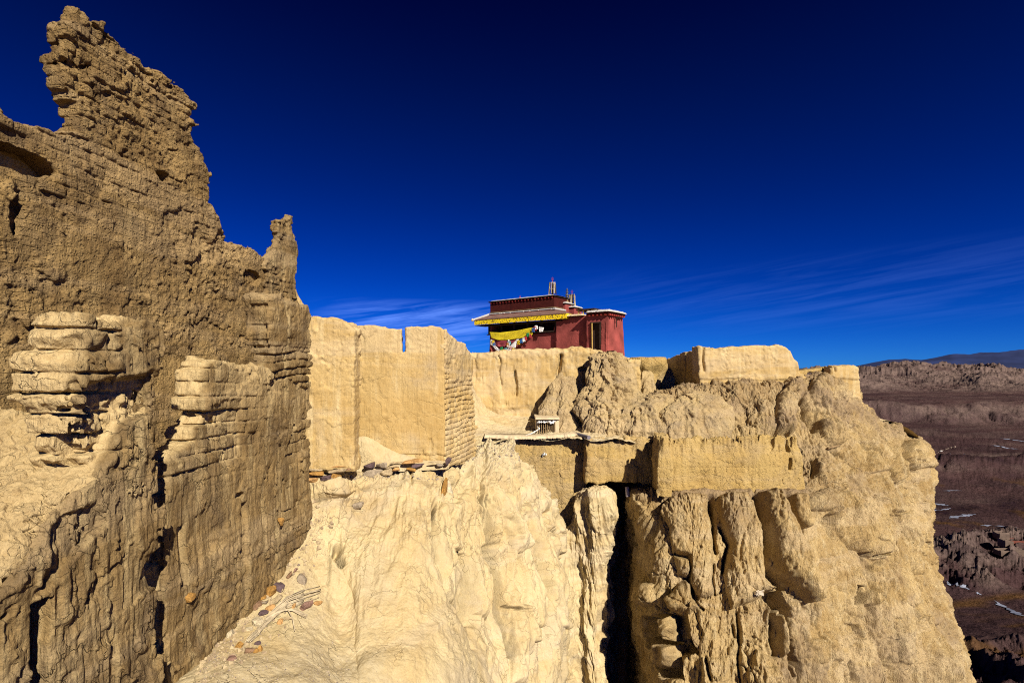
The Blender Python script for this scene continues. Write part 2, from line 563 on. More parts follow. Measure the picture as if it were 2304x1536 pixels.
M_TALL = earth('weathered_brick_earth', (.38, .255, .118), (.175, .11, .052), (.49, .355, .185), streak=.4, bump=1.0, bscale=30, bdist=.034, dark=.8, big=1.4, pit=.6, brick=('Y', .12, .34, 1.5, .50))
M_FORE = earth('rain_washed_earth', (.315, .215, .105), (.16, .102, .048), (.47, .36, .205), streak=.8, bump=1.0, bscale=36, bdist=.018, dark=.6, big=1.7, crack=1.2, cscale=3.0,
               maskcol=((.62, .475, .275), (.46, .335, .18)))
M_PLASTER = earth('ochre_plaster', (.56, .41, .21), (.46, .315, .14), (.64, .52, .33), streak=.75, bump=.8, bscale=26, bdist=.012, dark=.45, big=1.1, crack=.6, cscale=1.8, maskcol=((.45, .30, .125), (.52, .365, .17)))
M_CREAM = earth('cream_mud', (.57, .465, .295), (.48, .36, .20), (.61, .53, .385), streak=.3, bump=.8, bscale=26, bdist=.012, dark=.35, big=.8, crack=1.5, cscale=2.6,
                maskcol=((.44, .35, .22), (.54, .46, .33)))
M_CLIFF = earth('cliff_earth', (.51, .375, .20), (.36, .245, .118), (.62, .50, .32), streak=.8, bump=1.0, bscale=18, bdist=.035, dark=.85, big=.55, crack=.5, cscale=.9,
                maskcol=((.36, .26, .16), (.24, .175, .13)))
M_TERR = earth('rammed_earth', (.47, .335, .145), (.42, .285, .115), (.52, .39, .20), streak=.5, bump=.9, bscale=18, bdist=.032, dark=.55, big=.7, pit=.5, crack=.8, cscale=1.6)
M_CRUST = earth('weathered_crust', (.48, .36, .20), (.38, .275, .16), (.56, .44, .27), streak=.6, bump=.9, bscale=15, bdist=.04, dark=.6, big=1.0, pit=.4)

def bricks(a, z, w, course, blen, width=.012):
    zz = z + .05 * fbm(w, (.9, .9, .9), 3, s=3)
    aa = a + .02 * fbm(w, (3, 3, 3), 2, s=9)
    row = np.floor(zz / course); fz = zz / course - row
    u = aa / blen + .5 * (row % 2) + .25 * hsh(row, 3); col = np.floor(u); fa = u - col
    dz = course * np.minimum(fz, 1 - fz); da = blen * np.minimum(fa, 1 - fa)
    g = 1 - sstep(width * .35, width * 1.7, np.minimum(dz, da))
    return g, hsh(row, col, 1), hsh(row, col, 2)

def wdisp(rough=.05, rs=2.0, flute=.03, fs=8, course=.12, blen=.34, groove=.03, bj=.03, bm=None, pl=None, holes=(), s=0,
          strip=.0, boxes=(), fine=.012, lift=.02, cavern=0.0, patch=0.0, vg=0.0, dents=()):
    def f(a, t, z, w):
        gate = .35 + 1.1 * sstep(-.25, .35, fbm(w, .9, 3, .5, s + 12))
        d = rough * fbm(w, rs, 4, .5, s)
        d += fine * gate * fbm(w, 16, 3, .6, s + 5)
        fl = ridged(w, (fs, fs, fs * .11), 3, .6, s + 2)
        up = flute * (fl - .55)
        b = np.zeros(a.shape, f32) if bm is None else bm(a, z, w)
        if groove or bj:
            g, h1, h2 = bricks(a, z, w, course, blen)
            d += b * (-groove * g + bj * h1 - bj * np.maximum(h2 - .55, 0) * 2)
            d += lift * (1 - sstep(.25, .4, b))       # plaster skin standing proud of the bricks
        d += up * (1 - .6 * b)
        d += gate * patch * (sstep(.0, .07, fbm(w, 1.25, 4, .55, s + 6)) - .5) + patch * .6 * (sstep(.1, .16, fbm(w, 2.7, 4, .55, s + 7)) - .5)
        if vg:
            d -= vg * creases(w, (8, 8, .8), 3, s + 9) * (1 - .7 * b)
        if cavern:
            c = fbm(w, 3.4, 3, .6, s + 8)
            d -= cavern * sstep(.32, .62, c)
        for (pa, pz, ra, rz, dep) in holes:
            q = ((a - pa) / ra) ** 2 + ((z - pz) / rz) ** 2 + .5 * fbm(w, 5, 2, s=4)
            d -= dep * (1 - sstep(.6, 1.1, q)) * (t > -dep * 2.2)
        for pts_, dep in dents:
            d -= dep * sstep(.02, -.05, poly_sd(a + .05 * fbm(w, 3, 3), z + .05 * fbm(w, 3, 3, s=2), pts_)) * (t > -.3)
        for (a0, a1, z0, z1, dep) in boxes:
            q = np.minimum(np.minimum(a - a0, a1 - a), np.minimum(z - z0, z1 - z))
            d -= dep * sstep(-.01, .02, q + .012 * fbm(w, 7, 2, s=6))
        return d
    return f

def nz(a, z, w, sc, lo, hi, s=0):
    return sstep(lo, hi, fbm(w, sc, 3, .5, s))

# ---------------------------------------------------------------- the tall wall behind the foreground walls
pT = Plane((-7.5, 0), (.17, 1), (1, 0))
tall_out = [(178, 12), (186, 26), (196, 44), (214, 55), (235, 48), (248, 62), (275, 85), (300, 108), (330, 138), (355, 150), (385, 175),
            (415, 195), (430, 215), (438, 228), (438, 270), (433, 300), (448, 330), (460, 370), (470, 400), (473, 425), (470, 455),
            (482, 480), (495, 510), (515, 545), (530, 545), (550, 552), (570, 568), (590, 582), (606, 580), (612, 640), (640, 700), (690, 760), (690, 1150),
            (-300, 1400), (-300, 330), (-190, 260), (-60, 235), (0, 240), (12, 262), (35, 270), (60, 277), (90, 286), (110, 291), (140, 292), (172, 290),
            (172, 262), (166, 232), (164, 205), (152, 195), (148, 180), (146, 150), (142, 130), (144, 105), (152, 85), (148, 60), (158, 40)]
def bm_tall(a, z, w):
    return np.clip(.05 + 1.0 * fbm(w, (.9, .9, 1.3), 4, .55, 12) + .22 * (z - 1.6), 0, 1)
h1 = pT.hit(368, 398); h2 = pT.hit(60, 365); h3 = pT.hit(38, 480); h4 = pT.hit(565, 625)
slab('mud_brick_wall', pT, tall_out, .36, .019, wdisp(rough=.05, rs=1.5, flute=.02, patch=.035, fs=8, course=.16, blen=.36, groove=.026, bj=.034, bm=bm_tall, s=1, fine=.022, cavern=.012,
     holes=[(h1[0], h1[1], .13, .10, .2), (h2[0], h2[1], .42, .16, .40), (h3[0], h3[1], .10, .30, .14), (h4[0], h4[1], .30, .17, .13)]), M_TALL, zmin=-1.6, band=.26,
     label='tallest jagged ruined wall of rough brown mud bricks rising to a point at upper left', course=.16, ragged=.04)
pTi = Plane((-7.5 - .42, 0), (.17, 1), (1, 0))
slab('mud_wall', pTi, [(-150, 300), (40, 310), (110, 330), (150, 360), (190, 700), (190, 1200), (-150, 1200)], .3, .03, wdisp(rough=.05, flute=.02, groove=0, bj=0, s=7), M_PLASTER,
     label='smooth inner wall glimpsed through the hollow at the left edge', zmin=-1.6)
# pillar standing at its far end
pP = Plane(pT.world(pT.hit(606, 600)[0] + .02, .10, 0)[:2], (.17, 1), (1, 0))
slab('mud_pillar', pP, [(632, 497), (642, 495), (650, 492), (655, 486), (661, 488), (663, 520), (666, 560), (668, 640), (676, 700), (690, 760), (692, 900), (598, 900), (596, 650), (598, 585),
     (616, 570), (624, 555), (627, 510)], .17, .024, wdisp(rough=.07, rs=2.4, flute=.04, groove=.02, bj=.02, bm=lambda a, z, w: nz(a, z, w, 1.5, -.2, .2, 3), s=4, fine=.03), M_FORE,
     label='slender eroded mud pillar sticking up like a chimney beside the tallest wall', cat='mud pillar', ragged=.05, course=.13)
pQ = Plane(pT.world(pT.hit(668, 600)[0], -.05, 0)[:2], (.45, 1), (1, 0))
slab('mud_wall', pQ, [(655, 640), (668, 648), (680, 672), (690, 700), (695, 740), (700, 900), (650, 900), (650, 645)], .35, .024, wdisp(rough=.04, flute=.02, groove=0, bj=0, s=6), M_PLASTER,
     label='smooth pale rounded plaster fin leaning against the foot of the mud pillar')

# ---------------------------------------------------------------- foreground wall with the broken brick end
pA = Plane((-4.0, 0), (.10, 1), (1, 0))
A_out = [(196, 706), (230, 710), (262, 720), (295, 726), (330, 738), (345, 746), (349, 790), (352, 880), (352, 950), (357, 1000), (364, 1050), (366, 1120), (360, 1250), (361, 1400), (362, 1850),
         (-330, 2100), (-330, 1500), (-200, 1420), (-60, 1385), (0, 1350), (55, 1300), (92, 1230), (120, 1180), (140, 1150), (165, 1125), (215, 1068), (180, 1010), (185, 985), (196, 940), (176, 900), (180, 880), (175, 820), (186, 790), (178, 760)]
ha = pA.hit(88, 1350)
dA = pA.hit(66, 1500)[0]; dB = pA.hit(110, 1500)[0]
hA2 = pA.hit(185, 1065)
def bm_A(a, z, w):
    return np.clip(nz(a, z, w, (1.3, 1.3, 1.3), .1, .4, 8) * .5 + sstep(.5, .25, a - pA.hit(190, 900)[0]) * sstep(-1.0, -.75, z), 0, 1)
def sunlit_dust_mask(a, t, z, w):
    dust = sstep(-.9, .3, z) * sstep(-.35, .35, fbm(w, (2.2, 2.2, .7), 4, .55, 66)) * .75
    return np.maximum(sstep(-.04, -.12, t), dust)  # sunlit look of ends and tops put in as a paler colour
slab('mud_brick_wall', pA, A_out, .56, .0125, wdisp(rough=.04, rs=1.6, flute=.03, patch=.04, fs=17, vg=.03, course=.18, blen=.40, groove=.05, bj=.055, bm=bm_A, s=11, fine=.014, cavern=.02, dents=[([pA.hit(*q) for q in ((205, 860), (335, 845), (344, 925), (290, 955), (250, 1040), (205, 1085), (190, 1000))], .12), ([pA.hit(*q) for q in ((120, 1180), (215, 1120), (240, 1180), (160, 1260), (80, 1340))], .07)],
     holes=[(hA2[0], hA2[1], .14, .12, .2)]), M_FORE, zmin=-4.2, band=.2, soft=.05, mask=sunlit_dust_mask, cuts=[(dA, dB, -5, ha[1], .5)],
     label='nearest mud brick wall at far left, its broken end showing stacked thick bricks', course=.18, ragged=.035)

# ---------------------------------------------------------------- foreground wall behind it, running to the plastered walls
pB = Plane((-4.3, 0), (.10, 1), (1, 0))
B_out = [(472, 809), (500, 812), (530, 814), (560, 822), (600, 834), (640, 845), (700, 858), (700, 1300), (620, 1450), (480, 1900), (365, 1900), (366, 1300), (372, 1100), (378, 1040), (395, 1012), (425, 1000), (452, 985),
         (458, 955), (466, 930), (462, 890), (466, 860), (463, 830)]
hb1 = pB.hit(385, 1040); hb = [pB.hit(*q) for q in ((540, 1115), (575, 1400), (535, 1160))]
dC = (pB.hit(402, 1190)[0], pB.hit(420, 1190)[0], pB.hit(410, 1320)[1], pB.hit(410, 1185)[1], .07)
dD = (pB.hit(538, 1190)[0], pB.hit(556, 1190)[0], pB.hit(545, 1420)[1], pB.hit(545, 1130)[1], .06)
dE = (pB.hit(634, 1190)[0], pB.hit(642, 1190)[0], pB.hit(640, 1190)[1], pB.hit(640, 1075)[1], .05)
def bm_B(a, z, w):
    c = pB.hit(520, 960)
    p = np.exp(-((a - c[0]) / .55) ** 2 - ((z - c[1]) / .55) ** 2)
    return np.clip(nz(a, z, w, (1.3, 1.3, 1.3), .25, .5, 21) * .6 + 1.2 * p + sstep(.3, .0, a - pB.hit(468, 900)[0]) * .6 * sstep(-1.3, -1., z), 0, 1)
slab('mud_brick_wall', pB, B_out, .42, .0145, wdisp(rough=.05, rs=1.8, flute=.02, patch=.03, fs=17, vg=.022, course=.17, blen=.36, groove=.038, bj=.035, bm=bm_B, s=17, fine=.011, cavern=.02,
     boxes=[dC, dD, dE], dents=[([pB.hit(*q) for q in ((470, 905), (548, 895), (552, 1040), (515, 1062), (474, 1020))], .05)], holes=[(hb[0][0], hb[0][1], .10, .05, .12)]), M_FORE, zmin=-4.4, band=.17, soft=.07, mask=sunlit_dust_mask,
     label='long rain-grooved mud wall with a stepped brick end, second from the left edge', course=.17, ragged=.05)

# block with a plastered niche on top of that wall's far end
pC = Plane((-4.27, 0), (.10, 1), (1, 0))
C_out = [(612, 664), (630, 662), (645, 672), (665, 684), (690, 690), (697, 705), (699, 875), (612, 850)]
nich = pC.hit(612, 740)
def d_niche(a, t, z, w):
    d = wdisp(rough=.05, rs=3, flute=.02, groove=.045, bj=.03, bm=lambda a, z, w: sstep(pC.hit(640, 765)[1], pC.hit(640, 800)[1], z) + .25 * nz(a, z, w, 2, 0, .3), s=23, fine=.018)(a, t, z, w)
    q = np.minimum(np.minimum(-t - .07, t + .36), np.minimum(z - pC.hit(612, 783)[1], pC.hit(612, 682)[1] - z))
    d -= .05 * sstep(0, .015, q) * (a < nich[0] + .3)
    return d
slab('mud_wall', pC, C_out, .42, .016, d_niche, M_FORE, band=.16, course=.11, ragged=.04,
     label='small mud block with a smooth plastered recess, standing between the grooved wall and the pillar')

# ---------------------------------------------------------------- plastered walls in the middle
def bm_none(a, z, w): return 0 * a
p1 = Plane(at(688, 900, 9.6)[:2], (1, .02), (0, -1))
e1 = p1.hit(760, 900)[0]
slab('plastered_wall', p1, [(684, 711), (700, 712), (735, 712), (760, 717), (778, 723), (790, 735), (797, 742), (797, 1062), (684, 1062)], .45, .018,
     wdisp(rough=.02, rs=1.6, flute=.008, patch=.02, fs=9, course=.11, groove=.02, bj=.012, bm=lambda a, z, w: sstep(e1 - .02, e1 + .05, a) * .35 * nz(a, z, w, 3, -.2, .2) + sstep(-1.85, -1.98, z), s=29, fine=.008, cavern=.012, lift=.012), M_PLASTER, ragged=.02,
     label='narrow smooth ochre plastered wall pier left of the wide plastered wall', cat='plastered wall', soft=.06, band=.15)
p2 = Plane(at(795, 900, 10.7)[:2], (1, -.03), (0, -1))
g1 = p2.hit(903, 740); g2 = p2.hit(905, 793); g3 = p2.hit(911, 790); g4 = p2.hit(912, 738)
w2 = [p2.hit(*q) for q in ((785, 745), (800, 737), (830, 735), (860, 737), (880, 739), (900, 740))] + [g1, (g2[0] - .003, g2[1] + .08), g2, g3, g4] + \
     [p2.hit(*q) for q in ((925, 736), (950, 735), (975, 734), (990, 737), (999, 744), (1001, 1048), (785, 1048))]
tgap = p2.hit(907, 790)
def d_w2(a, t, z, w):
    d = wdisp(rough=.025, rs=1.3, flute=.009, patch=.014, fs=10, course=.11, blen=.3, groove=.022, bj=.015,
              bm=lambda a, z, w: np.clip(sstep(-1.70, -1.86, z + .10 * fbm(w, 1.4, 2)) + 0, 0, 1), s=33, fine=.007, lift=.016)(a, t, z, w)
    return d * sstep(.0, .12, np.abs(a - tgap[0])) * 1.0 if False else d
slab('plastered_wall', p2, w2, .5, .018, d_w2, M_PLASTER, px=False, ragged=.016, soft=.05, band=.14,
     label='wide streaked ochre plastered wall split by a narrow notch in its top edge', cat='plastered wall', shear=-.212, mask=lambda a, t, z, w: np.clip(sstep(-1.5, -1.2, z + .15 * fbm(w, 1.5, 3)) * sstep(-.35, -.75, z + .22 * fbm(w, (4, 4, 1), 4)) * .9 + .7 * sstep(.25, .5, fbm(w, (2.2, 2.2, .5), 4)), 0, 1))
c3 = p2.hit(996, 900); cw = p2.world(c3[0] + .06, -.03, 0)
p3 = Plane(cw[:2], (.52, 1.9), (1, -.3))
slab('mud_brick_wall', p3, [(1003, 743), (1006, 746), (1012, 752), (1022, 757), (1030, 768), (1045, 776), (1053, 788), (1060, 800), (1066, 870), (1072, 990), (1076, 1030), (1003, 1060)], .45, .018,
     wdisp(rough=.04, rs=2.2, flute=.02, groove=.035, bj=.022, course=.105, blen=.3, bm=lambda a, z, w: sstep(.1, -.2, z + .5 * fbm(w, 1.6, 2)) * .8, s=37, fine=.012), M_PLASTER, ragged=.04, course=.105,
     label='end wall of exposed mud courses turning the corner right of the wide plastered wall')

# ---------------------------------------------------------------- upper retaining wall under the temple
pU = Plane((0, 24.0), (1, .0), (0, -1))
crk = [(pU.hit(1262, 800), pU.hit(1254, 850), pU.hit(1262, 860)), (pU.hit(1159, 835), pU.hit(1162, 860), pU.hit(1160, 890)), (pU.hit(1124, 800), pU.hit(1125, 870))]
def d_U(a, t, z, w):
    d = wdisp(rough=.09, rs=.8, flute=.05, fs=3.5, groove=0, bj=0, s=41, fine=.02)(a, t, z, w)
    d += .05 * sstep(.0, .6, z) * fbm(w, 5, 3, .6, 2) + .07 * plates(w, (.9, .9, .5), 14) - .07 * creases(w, (1.1, 1.1, .35), 3, 15)
    for pts, dep, wd in zip(crk, (.30, .22, .10), (.07, .05, .035)):
        dist, _ = seg_d(a + .05 * fbm(w, 3, 2), z, list(pts))
        d -= dep * np.exp(-(dist / wd) ** 2)
    h = pU.hit(1312, 830)
    d -= .25 * (1 - sstep(.5, 1.1, ((a - h[0]) / .28) ** 2 + ((z - h[1]) / .10) ** 2))
    # eroded foot
    d -= .10 * sstep(-1.7, -2.1, z + .2 * fbm(w, 1.5, 2))
    return d
slab('retaining_wall', pU, [(720, 815), (860, 800), (1058, 794), (1110, 792), (1160, 790), (1210, 788), (1250, 785), (1290, 783), (1330, 784), (1355, 789), (1372, 797), (1395, 802), (1415, 806), (1440, 812), (1440, 960), (720, 960)],
     .9, .045, d_U, M_PLASTER, ragged=.06, soft=.15, band=.36,
     label='long cracked ochre retaining wall directly below the red temple', cat='retaining wall')

# ---------------------------------------------------------------- right hand bastion
TX, TY = at(1574, 800, 23)[:2]
pT1 = Plane((TX, TY), (1, .06), (0, -1))
t_cr = (pT1.hit(1583, 782), pT1.hit(1582, 810), pT1.hit(1585, 835))
def d_T1(a, t, z, w):
    d = wdisp(rough=.06, rs=1.0, flute=.03, fs=3.5, groove=0, bj=0, s=51, fine=.022)(a, t, z, w)
    f1, ed, c = worley(a * 1.3 + .3 * fbm(w, 1.3, 2), z * 1.9 + .3 * fbm(w, 1.3, 2, s=5), 3)
    d -= .03 * np.exp(-(ed / .035) ** 2) * sstep(-.1, .3, fbm(w, .6, 2, s=9))
    d += .05 * plates(w, (1.1, 1.1, .9), 24) - .03 * creases(w, (1.6, 1.6, .9), 3, 25)
    d -= .06 * sstep(-.42, -.52, z + .1 * fbm(w, 1.2, 2))
    dist, _ = seg_d(a + .02 * fbm(w, 4, 2), z, list(t_cr))
    d -= .2 * np.exp(-(dist / .04) ** 2)
    return d
slab('bastion_wall', pT1, [(1574, 781), (1600, 783), (1625, 783), (1650, 780), (1668, 781), (1690, 777), (1715, 778), (1730, 781), (1748, 779), (1768, 783), (1779, 790), (1783, 808), (1791, 818), (1797, 838), (1812, 850), (1812, 885), (1574, 885)],
     .6, .042, d_T1, M_PLASTER, ragged=.05, soft=.05, band=.26, label='sunlit front wall of the pale bastion on the cliff right of the temple', cat='bastion wall')
LX, LY = at(1497, 820, 29)[:2]
pT2 = Plane((TX + .04, TY + .06), (LX - TX, LY - TY), (-1, 0))
jn = pT2.hit(1541, 820)[0]
def d_T2(a, t, z, w):
    return wdisp(rough=.05, rs=1.2, flute=.04, fs=4, groove=0, bj=0, s=55, fine=.02)(a, t, z, w) - .12 * np.exp(-((a - jn) / .05) ** 2)
slab('bastion_wall', pT2, [(1574, 782), (1565, 784), (1550, 789), (1535, 793), (1515, 803), (1500, 808), (1492, 815), (1487, 900), (1574, 872)], .6, .045, d_T2, M_TERR, ragged=.05, band=.26,
     label='shaded side wall of the bastion, with a vertical joint and facing the temple', cat='bastion wall')
# low curved rampart between temple and bastion
def ringrock(name, prof, k, nt, nh, disp, mat, label=None, cat=None, kind='structure', mask=None):
    """rock of stacked elliptical rings: prof rows (py, px left, px right, Y centre)"""
    pr = np.array(prof, float)
    tt = np.linspace(0, len(pr) - 1, nh)
    R = np.stack([np.interp(tt, np.arange(len(pr)), pr[:, i]) for i in range(4)], 1)
    ker = np.ones(max(3, nh // len(pr) // 2 | 1)); ker /= ker.sum(); hp = len(ker) // 2
    for i in range(4):
        R[:, i] = np.convolve(np.pad(R[:, i], hp, mode='reflect', reflect_type='odd'), ker, 'valid')
    xl = (R[:, 1] - 1152) / F * R[:, 3]; xr = (R[:, 2] - 1152) / F * R[:, 3]
    cx = (xl + xr) / 2; rx = np.maximum((xr - xl) / 2, .02); z = (HZ - R[:, 0]) / F * R[:, 3]
    th = np.linspace(0, 2 * math.pi, nt + 1)[:-1]
    X = cx[:, None] + rx[:, None] * np.cos(th)[None]; Y = R[:, 3][:, None] + (rx * k)[:, None] * np.sin(th)[None]
    Z = np.repeat(z[:, None], nt, 1)
    w = (X.astype(f32), Y.astype(f32), Z.astype(f32))
    nx, ny = np.cos(th)[None] * np.ones_like(X), np.sin(th)[None] * np.ones_like(X)
    d = disp(w, th[None] + 0 * X, Z) * np.minimum(1, rx[:, None] / .25)
    X = X + nx * d; Y = Y + ny * d; Z = Z + d * .35
    co = np.stack([X, Y, Z], 2)
    idx = np.arange(nt * nh).reshape(nh, nt)
    nxt = np.roll(idx, -1, 1)
    q = np.stack([idx[:-1], idx[1:], nxt[1:], nxt[:-1]], 2).reshape(-1, 4)
    at_ = {'mask': mask((w[0], w[1], w[2]))} if mask else None
    o = link(name, quad_mesh(name, co.reshape(-1, 3), q, at_), mat)
    return tag(o, label, cat, None, kind)

ringrock('rampart', [(803, 1440, 1460, 26), (804, 1420, 1494, 26), (812, 1417, 1498, 26), (850, 1418, 1500, 26), (930, 1416, 1502, 26)], .9, 220, 120,
         lambda w, th, z: .10 * fbm(w, 1.5, 4) + .05 * ridged(w, (4, 4, .6), 3) - .35 * sstep(.25, -.6, z + .25 * fbm(w, 1.2, 2)), M_TERR,
         label='low rounded mud rampart between the temple and the bastion', cat='rampart', kind='thing')
def d_cone(amp=.13, fs=2.6, s=0):
    def f(w, th, z):
        g = (w[0] + .10 * w[2] * np.cos(th), w[1], w[2])
        return amp * 1.5 * (ridged(g, (fs, fs, fs * .10), 3, .5, s) - .5) + amp * .35 * (ridged(g, (fs * 3.5, fs * 3.5, fs * .45), 3, .5, s + 1) - .5) + amp * .35 * fbm(w, 1.3, 4, .5, s) + .012 * fbm(w, 9, 3, .6, s) + amp * .3 * plates(g, (1.5, 1.5, .5), s + 2) - amp * .45 * creases(g, (2.2, 2.2, .4), 3, s + 3)
    return f
ringrock('rock_cone', [(834, 1450, 1462, 24.6), (842, 1444, 1470, 24.6), (862, 1440, 1476, 24.4), (885, 1437, 1482, 24.2), (905, 1446, 1476, 24), (940, 1446, 1476, 24)], .9, 160, 120, d_cone(.10, s=3), M_CRUST)
ringrock('rock_cone', [(790, 1352, 1384, 23.6), (796, 1340, 1398, 23.5), (815, 1331, 1410, 23.2), (850, 1322, 1420, 22.8), (885, 1313, 1430, 22.3), (920, 1303, 1440, 21.8), (945, 1312, 1446, 21.3), (975, 1318, 1444, 20.9), (1010, 1310, 1450, 20.5)],
         .8, 420, 330, d_cone(.30, 1.3, 5), M_CRUST)
ringrock('rock_cone', [(838, 1258, 1266, 23.2), (850, 1246, 1268, 23.1), (875, 1236, 1264, 22.9), (905, 1222, 1262, 22.6), (925, 1214, 1262, 22.4), (940, 1214, 1268, 22.2), (975, 1206, 1275, 22)], .9, 200, 160, d_cone(.10, s=8), M_CRUST)
ringrock('rock_cone', [(846, 1264, 1290, 23.2), (856, 1262, 1294, 23.1), (880, 1258, 1297, 22.8), (905, 1250, 1300, 22.5), (922, 1248, 1302, 22.3), (936, 1254, 1302, 22.1), (975, 1250, 1310, 21.8)], .9, 200, 160, d_cone(.10, s=12), M_CRUST)
ringrock('rock_mound', [(885, 1480, 1500, 21.5), (893, 1450, 1512, 21.2), (915, 1412, 1520, 20.9), (940, 1395, 1526, 20.6), (965, 1388, 1520, 20.4), (978, 1400, 1500, 20.3), (1000, 1400, 1500, 20.2)], .55, 300, 180, d_cone(.16, 1.4, 15), M_CRUST)
ringrock('rock_mound', [(880, 1560, 1590, 21), (890, 1530, 1620, 20.7), (915, 1500, 1650, 20.3), (945, 1484, 1660, 20.0), (975, 1482, 1650, 19.8), (1010, 1482, 1650, 19.7)], .35, 300, 180, d_cone(.18, 1.2, 19), M_CRUST)

# turret at the cliff's shoulder
pW = Plane(at(1868, 880, 23.4)[:2], (1, .10), (0, -1))
slab('turret_wall', pW, [(1872, 823), (1890, 822), (1915, 823), (1933, 826), (1938, 850), (1943, 890), (1952, 925), (1962, 960), (1880, 960), (1868, 880)], .6, .05, d_T1, M_PLASTER, ragged=.05, soft=.12, band=.3,
     label='small square mud turret at the right end of the cliff top', cat='turret')
pW2 = Plane(at(1795, 880, 23.8)[:2], (1, .15), (0, -1))
slab('mud_wall', pW2, [(1795, 832), (1815, 832), (1835, 829), (1872, 826), (1880, 880), (1795, 880)], .5, .05,
     wdisp(rough=.06, rs=1.4, flute=.03, fs=4, groove=0, bj=0, s=57, fine=.02, holes=[(pW2.hit(1838, 843)[0], pW2.hit(1838, 843)[1], .55, .13, .3)]), M_TERR, ragged=.05, band=.3,
     label='low crumbling wall with a dark hollow, linking the bastion to the turret')

# ---------------------------------------------------------------- terrace walls
def topdrip(w, z, ztop, amp=.07):
    r = ridged(w, (3.2, 3.2, .35), 3, .6, 61)
    return -amp * sstep(ztop - .9, ztop - .05, z) * (1 - r) * 2.6
pE1 = Plane((0, 20.0), (1, 0), (0, -1))
ze1 = -(985 - HZ) / F * 20
def d_E(s, ztop, rows=True, drip=.07):
    def f(a, t, z, w):
        d = wdisp(rough=.035, rs=1.3, flute=.03, fs=6, groove=0, bj=0, s=s, fine=.018)(a, t, z, w) + topdrip(w, z, ztop, drip) + .06 * plates(w, (.9, .9, .6), s + 4) - .045 * creases(w, (1.6, 1.6, .3), 4, s + 5) + .03 * fbm(w, (3, 3, 1.2), 4, .6, s + 6)
        for q in (.42, .95, 1.45):
            d -= .010 * np.exp(-((z - (ztop - .15 - q) + .02 * fbm(w, 2, 2)) / .018) ** 2)
        return d
    return f
slab('terrace_wall', pE1, [(1110, 986), (1320, 986), (1320, 1185), (1110, 1185)], .5, .036, d_E(63, ze1, drip=.03), M_TERR, ragged=.02, band=.2,
     label='recessed left section of the rammed earth terrace wall, under the slatted vent', cat='terrace wall')
pE2 = Plane(at(1318, 900, 19.25)[:2], (1, 0), (0, -1))
ze2 = -(985 - HZ) / F * 19.25
slab('terrace_wall', pE2, [(1319, 984), (1345, 986), (1480, 982), (1480, 1087), (1319, 1087)], .9, .036, d_E(65, ze2), M_TERR, ragged=.05, band=.2, soft=.08,
     label='middle section of the terrace wall, half in the diagonal shadow', cat='terrace wall')
X3, Y3 = at(1478, 1000, 17.9)[:2]
pE3 = Plane((X3, Y3), (1, .03), (0, -1))
ze3 = -(981 - HZ) / F * 17.9
j1 = pE3.hit(1777, 1005); j2 = pE3.hit(1779, 1045)
def d_E3(a, t, z, w):
    d = d_E(67, ze3, drip=.10)(a, t, z, w)
    for j in (j1, j2):
        q = np.maximum(np.abs(a - j[0] - .03 * fbm(w, 2, 2)) / .06, np.abs(z - j[1]) / .22)
        d -= .35 * (1 - sstep(.7, 1.1, q))
    return d
slab('terrace_wall', pE3, [(1486, 985), (1500, 981), (1560, 981), (1640, 980), (1700, 979), (1770, 976), (1797, 980), (1812, 1010), (1812, 1110), (1478, 1104), (1480, 990)], .55, .034, d_E3, M_TERR, ragged=.07, band=.3, soft=.06,
     label='long projecting right section of the terrace wall above the fluted cliff', cat='terrace wall')
xe, ye = at(1464, 1000, 20.3)[:2]
pE4 = Plane((X3 + .02, Y3 + .15), (xe - X3, ye - Y3), (-1, 0))
slab('terrace_wall', pE4, [(pE4.hit(1480, 980)[0] - .05, ze3 + .02), (2.4, ze3 + .0), (2.4, ze3 - 2.0), (pE4.hit(1480, 980)[0] - .05, ze3 - 2.0)], .5, .036, d_E(69, ze3), M_TERR, px=False, ragged=.02, band=.2, soft=.1,
     label='short shaded return of the terrace wall at the step in its middle', cat='terrace wall')

# ---------------------------------------------------------------- ground: floor of the upper terrace
def crustmask(lo=.35, hi=.75, s=0, sc=.9):
    def f(px, py, w, n):
        up = n[:, :, 2]
        return np.clip(sstep(lo, hi, np.abs(up)) * .8 + sstep(.15, .6, fbm(w, sc, 4, .55, s)) * .7, 0, 1)
    return f
fl = [[(1060, 1000, 19.7), (1100, 998, 19.7), (1140, 992, 19.7), (1200, 989, 19.7), (1260, 988, 19.7), (1320, 988, 19.3), (1400, 992, 19.1), (1455, 1000, 19.6)],
      [(1060, 985, 20.4), (1100, 982, 20.4), (1140, 980, 20.4), (1200, 978, 20.4), (1260, 978, 20.4), (1320, 978, 20.2), (1400, 978, 20.2), (1455, 990, 20.4)],
      [(1060, 955, 21.2), (1100, 966, 21.4), (1140, 969, 21.5), (1200, 972, 21.5), (1260, 970, 21.6), (1320, 965, 21.4), (1400, 960, 21), (1455, 970, 21.2)],
      [(1060, 915, 22), (1095, 942, 22.4), (1140, 958, 22.5), (1200, 960, 22.5), (1260, 955, 22.6), (1320, 945, 22.4), (1400, 935, 22), (1455, 945, 22.2)],
      [(1055, 870, 22.8), (1085, 915, 23.2), (1120, 938, 23.4), (1200, 946, 23.4), (1260, 944, 23.5), (1320, 930, 23.4), (1400, 915, 23.2), (1455, 925, 23.4)],
      [(1050, 830, 23.8), (1078, 890, 24), (1110, 925, 24.3), (1200, 938, 24.3), (1260, 936, 24.4), (1320, 925, 24.4), (1400, 900, 25), (1455, 910, 25.4)]]
